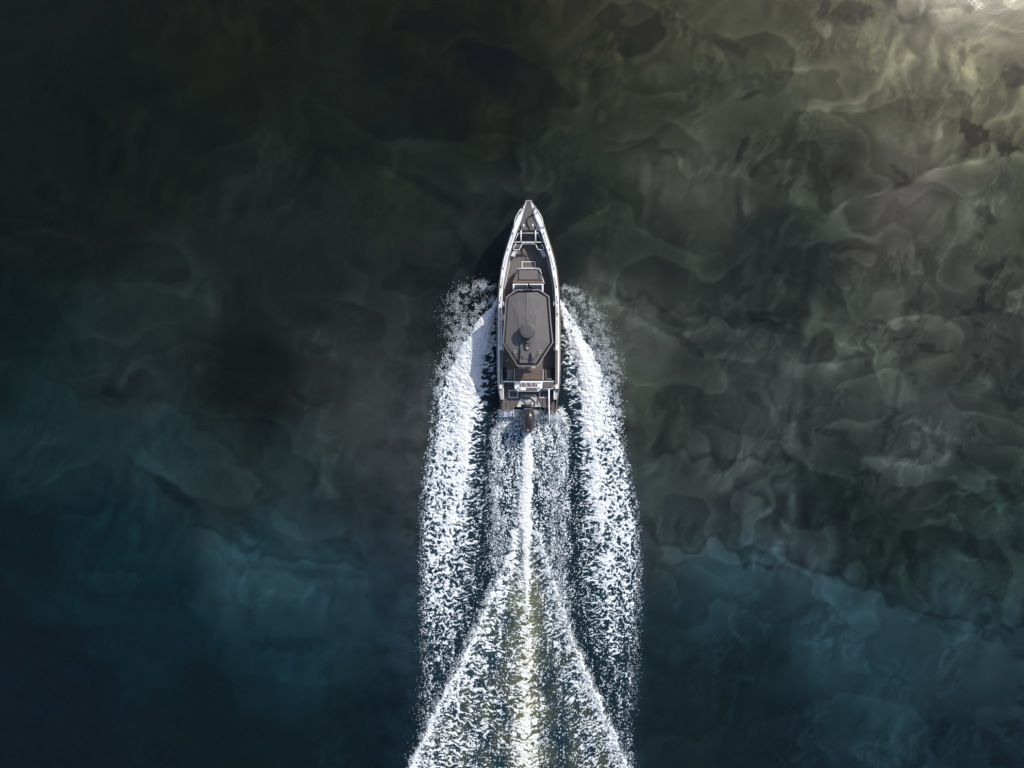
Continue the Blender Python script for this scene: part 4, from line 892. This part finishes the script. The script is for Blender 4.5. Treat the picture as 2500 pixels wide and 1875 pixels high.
for sg in (-1, 1):
    hp = [(CX+sg*a, y) for a, y in ((26.0, 971.5), (26.0, 955.8), (33.0, 952.2), (49.0, 952.2), (49.0, 971.5))]
    frame_part('platform_hatch_frame', hp, 0.03, PZ-0.005, PZ+0.014, M['white2'])
    # grey stern quarter blocks
    p = [(CX+sg*a, y) for a, y in ((64.0, 938.5), (74.5, 938.5), (74.0, 950), (71.0, 962), (68.2, 976), (61.2, 976), (61.2, 952), (62.0, 939))]
    qb = prism('stern_quarter', p, 0.3, 0.74, M['greyside'], cham=0.01)
    prism('quarter_edge', [(CX+sg*a, y) for a, y in ((61.0, 937), (63.2, 937), (63.0, 974), (61.0, 974))], 0.74, 0.76, M['white2'], qb, 0.004)
    bm = bmesh.new(); lathe_bm(bm, W(CX+sg*68.3, 961, .75), [(0.016, .73), (0.016, .752), (0.006, .758)], 10); bmlink('quarter_stud', bm, M['lens'], qb)
# engine well
well = prism('engine_well', RP(4, (708, 626), (962, 626), (1045, 828), (628, 828)), 0.2, PZ+0.012, M['well'], cham=0.006)
prism('well_lip', RP(4, (704, 624), (966, 624), (974, 656), (697, 656)), 0.3, PZ+0.05, M['frame'], well, 0.008)
prism('transom_cap', RP(4, (625, 832), (1050, 832), (1056, 856), (618, 856)), 0.15, PZ+0.09, M['white'], well, 0.012)
bm = bmesh.new()
for x, y in ((757, 737), (773, 770), (812, 770), (850, 770), (868, 770)):
    lathe_bm(bm, W(*R(4, x, y), PZ), [(0.011, PZ), (0.011, PZ+.022)], 8)
bmlink('drain_hole', bm, M['black'], well)
for x in (732, 825): tube('well_rib', [R(4, x, 765)+(PZ+.015,), R(4, x, 800)+(PZ+.015,)], 0.013, M['greyside'], well)
hose = tube('control_hose', smooth_path([R(4, 695, 680)+(.5,), R(4, 770, 690)+(.56,), R(4, 860, 702)+(.66,), R(4, 925, 750)+(.75,), R(4, 945, 805)+(.8,), R(4, 925, 860)+(.85,), R(4, 908, 905)+(.9,)], 6), 0.033, M['rubber'], boat)
cp = W(*R(4, 903, 790), .6); bm = bmesh.new(); tube_bm(bm, [(cp[0]+.075*math.cos(a), cp[1]+.085*math.sin(a), .55) for a in np.linspace(0.2, 5.6, 16)], 0.012, 6); bmlink('fuel_line', bm, M['rubber'], boat)
tube('well_hook', [R(4, 955, 777)+(.6,), R(4, 1008, 775)+(.58,)], 0.012, M['black'], boat)

# outboard
eng = tube('steering_cylinder', [R(4, 693, 843)+(.72,), R(4, 888, 843)+(.72,)], 0.075, M['rubber'], boat, 14)
prism('engine_bracket', RP(4, (770, 856), (885, 856), (905, 905), (748, 905)), 0.1, 0.70, M['steel'])
prof = [(-1.0, .30), (-.93, .55), (-.8, .74), (-.6, .90), (-.35, .99), (-.1, 1.0), (.2, .96), (.45, .86), (.62, .74), (.75, .66), (.9, .56), (.98, .50), (1.0, .44)]
bm = bmesh.new(); rings = []
yc, yr = (895+1338)/2, (1338-895)/2
for t, w in prof:
    row = []; hh = 0.42*math.sqrt(max(0.05, 1-(abs(t)**2.6)*0.75)); X_, Y_ = R(4, 832, yc+t*yr)
    for k in range(24):
        a = 2*math.pi*k/24; ca, sa = math.cos(a), math.sin(a)
        sx = math.copysign(abs(ca)**0.75, ca)*w*15.8; sz = math.copysign(abs(sa)**0.85, sa)*hh
        row.append(bm.verts.new(W(X_+sx, Y_, 0.80+sz*(0.95 if sz > 0 else 0.8))))
    rings.append(row)
for A, B in zip(rings, rings[1:]):
    for k in range(24): bm.faces.new((A[k], A[(k+1) % 24], B[(k+1) % 24], B[k]))
bm.faces.new(rings[0]); bm.faces.new(rings[-1][::-1])
cowl = bmlink('engine_cowling', bm, M['engine'], boat, True)
cowl['label'] = 'glossy dark brown cowling of the outboard'
prism('lower_cowl', RP(4, (712, 1150), (950, 1150), (955, 1230), (888, 1334), (775, 1334), (700, 1220)), 0.15, 0.70, M['engine'], cowl, 0.03)
for x in (772, 886): tube('cowl_crease', smooth_path([R(4, x+(6 if x < 800 else -6), 940)+(1.1,), R(4, x-4*(x < 800)+4*(x > 800), 1080)+(1.14,), R(4, x, 1190)+(1.11,), R(4, x+8*(x < 800)-8*(x > 800), 1310)+(.98,)], 5), 0.006, M['black'], cowl, 6)
prism('cowl_badge', RP(4, (785, 1198), (872, 1198), (872, 1206), (785, 1206)), 1.08, 1.145, M['bulwark'], cowl, 0.002)
prism('cowl_plate', RP(4, (770, 1212), (888, 1212), (880, 1322), (782, 1322)), 1.0, 1.125, M['engine'], cowl, 0.01)
prism('cowl_emblem', RP(4, (812, 1238), (838, 1238), (840, 1300), (806, 1300)), 1.12, 1.135, M['bulwark'], cowl, 0.003)
prism('cowl_stripe', RP(4, (795, 1314), (858, 1314), (858, 1324), (795, 1324)), 1.08, 1.132, M['copper'], cowl, 0.002)
tube('engine_leg', [(R(4, 832, 900)[0], R(4, 0, 1080)[1], -0.3), (R(4, 832, 900)[0], R(4, 0, 1080)[1], 0.45)], 0.13, M['engine'], boat)

# boarding pole on the right of the platform
pole = tube('ski_pole', [R(3, 1208, 1280)+(.95,), R(4, 1208, 780)+(.95,), R(4, 1212, 940)+(.94,), R(4, 1216, 1160)+(.92,)], 0.03, M['white2'])
for x in (1176, 1240): prism('pole_clamp', RP(4, (x-8, 860), (x+8, 860), (x+8, 940), (x-8, 940)), PZ, .78, M['black'], pole, 0.006)
tube('pole_foot', [R(4, 1208, 900)+(PZ,), R(4, 1208, 900)+(.93,)], 0.035, M['steel'], pole)

# flag of blue and white stripes with a white cross, lying out over the wash at the left corner
flag = bpy.data.objects.new('flag', None); FO = Vector(W(*R(4, 560, 960), 0.6)); COL.objects.link(flag); flag.location = FO
tag(flag, 'small blue and white striped Greek flag flying over the left stern corner', 'flag')
def fl_z(t, s): return 0.78+0.03*math.sin(5*t+1.5*s)-0.05*t
def stripe(name, a0, a1, b0, b1, m):
    """a: along the fly 0..1 (from the pole leftwards), b: 0..9 stripes downwards"""
    bm = bmesh.new(); n = 8; rows = []
    for i in range(n+1):
        t = a0+(a1-a0)*i/n; r = []
        for bb in (b0, b1):
            X_, Y_ = R(4, 552-150*t-4*bb, 925+bb*12.5+10*t); z = fl_z(t, bb/9)
            r.append((bm.verts.new(W(X_, Y_, z)), bm.verts.new(W(X_, Y_, z-0.004))))
        rows.append(r)
    for A, B in zip(rows, rows[1:]):
        bm.faces.new((A[0][0], A[1][0], B[1][0], B[0][0])); bm.faces.new((A[0][1], B[0][1], B[1][1], A[1][1]))
        bm.faces.new((A[0][0], B[0][0], B[0][1], A[0][1])); bm.faces.new((A[1][0], A[1][1], B[1][1], B[1][0]))
    for r in (rows[0], rows[-1]): bm.faces.new((r[0][0], r[0][1], r[1][1], r[1][0]))
    return bmlink(name, bm, m, flag, off=FO)
for k in range(9):
    a0 = 0.0 if k >= 5 else 0.42
    stripe('flag_stripe', a0, 1.0, k, k+1, M['blue'] if k % 2 == 0 else M['flagwhite'])
for a0, a1, b0, b1 in ((0, .17, 0, 2), (.25, .42, 0, 2), (0, .17, 3, 5), (.25, .42, 3, 5)): stripe('flag_canton', a0, a1, b0, b1, M['blue'])
stripe('flag_cross', .17, .25, 0, 5, M['flagwhite']); stripe('flag_cross', 0, .17, 2, 3, M['flagwhite']); stripe('flag_cross', .25, .42, 2, 3, M['flagwhite'])
bm = bmesh.new(); tube_bm(bm, [W(*R(4, 556, 880), .42), W(*R(4, 556, 930), .80), W(*R(4, 560, 1045), .86)], 0.011, 8); bmlink('flag_pole', bm, M['white2'], flag, True, off=FO)
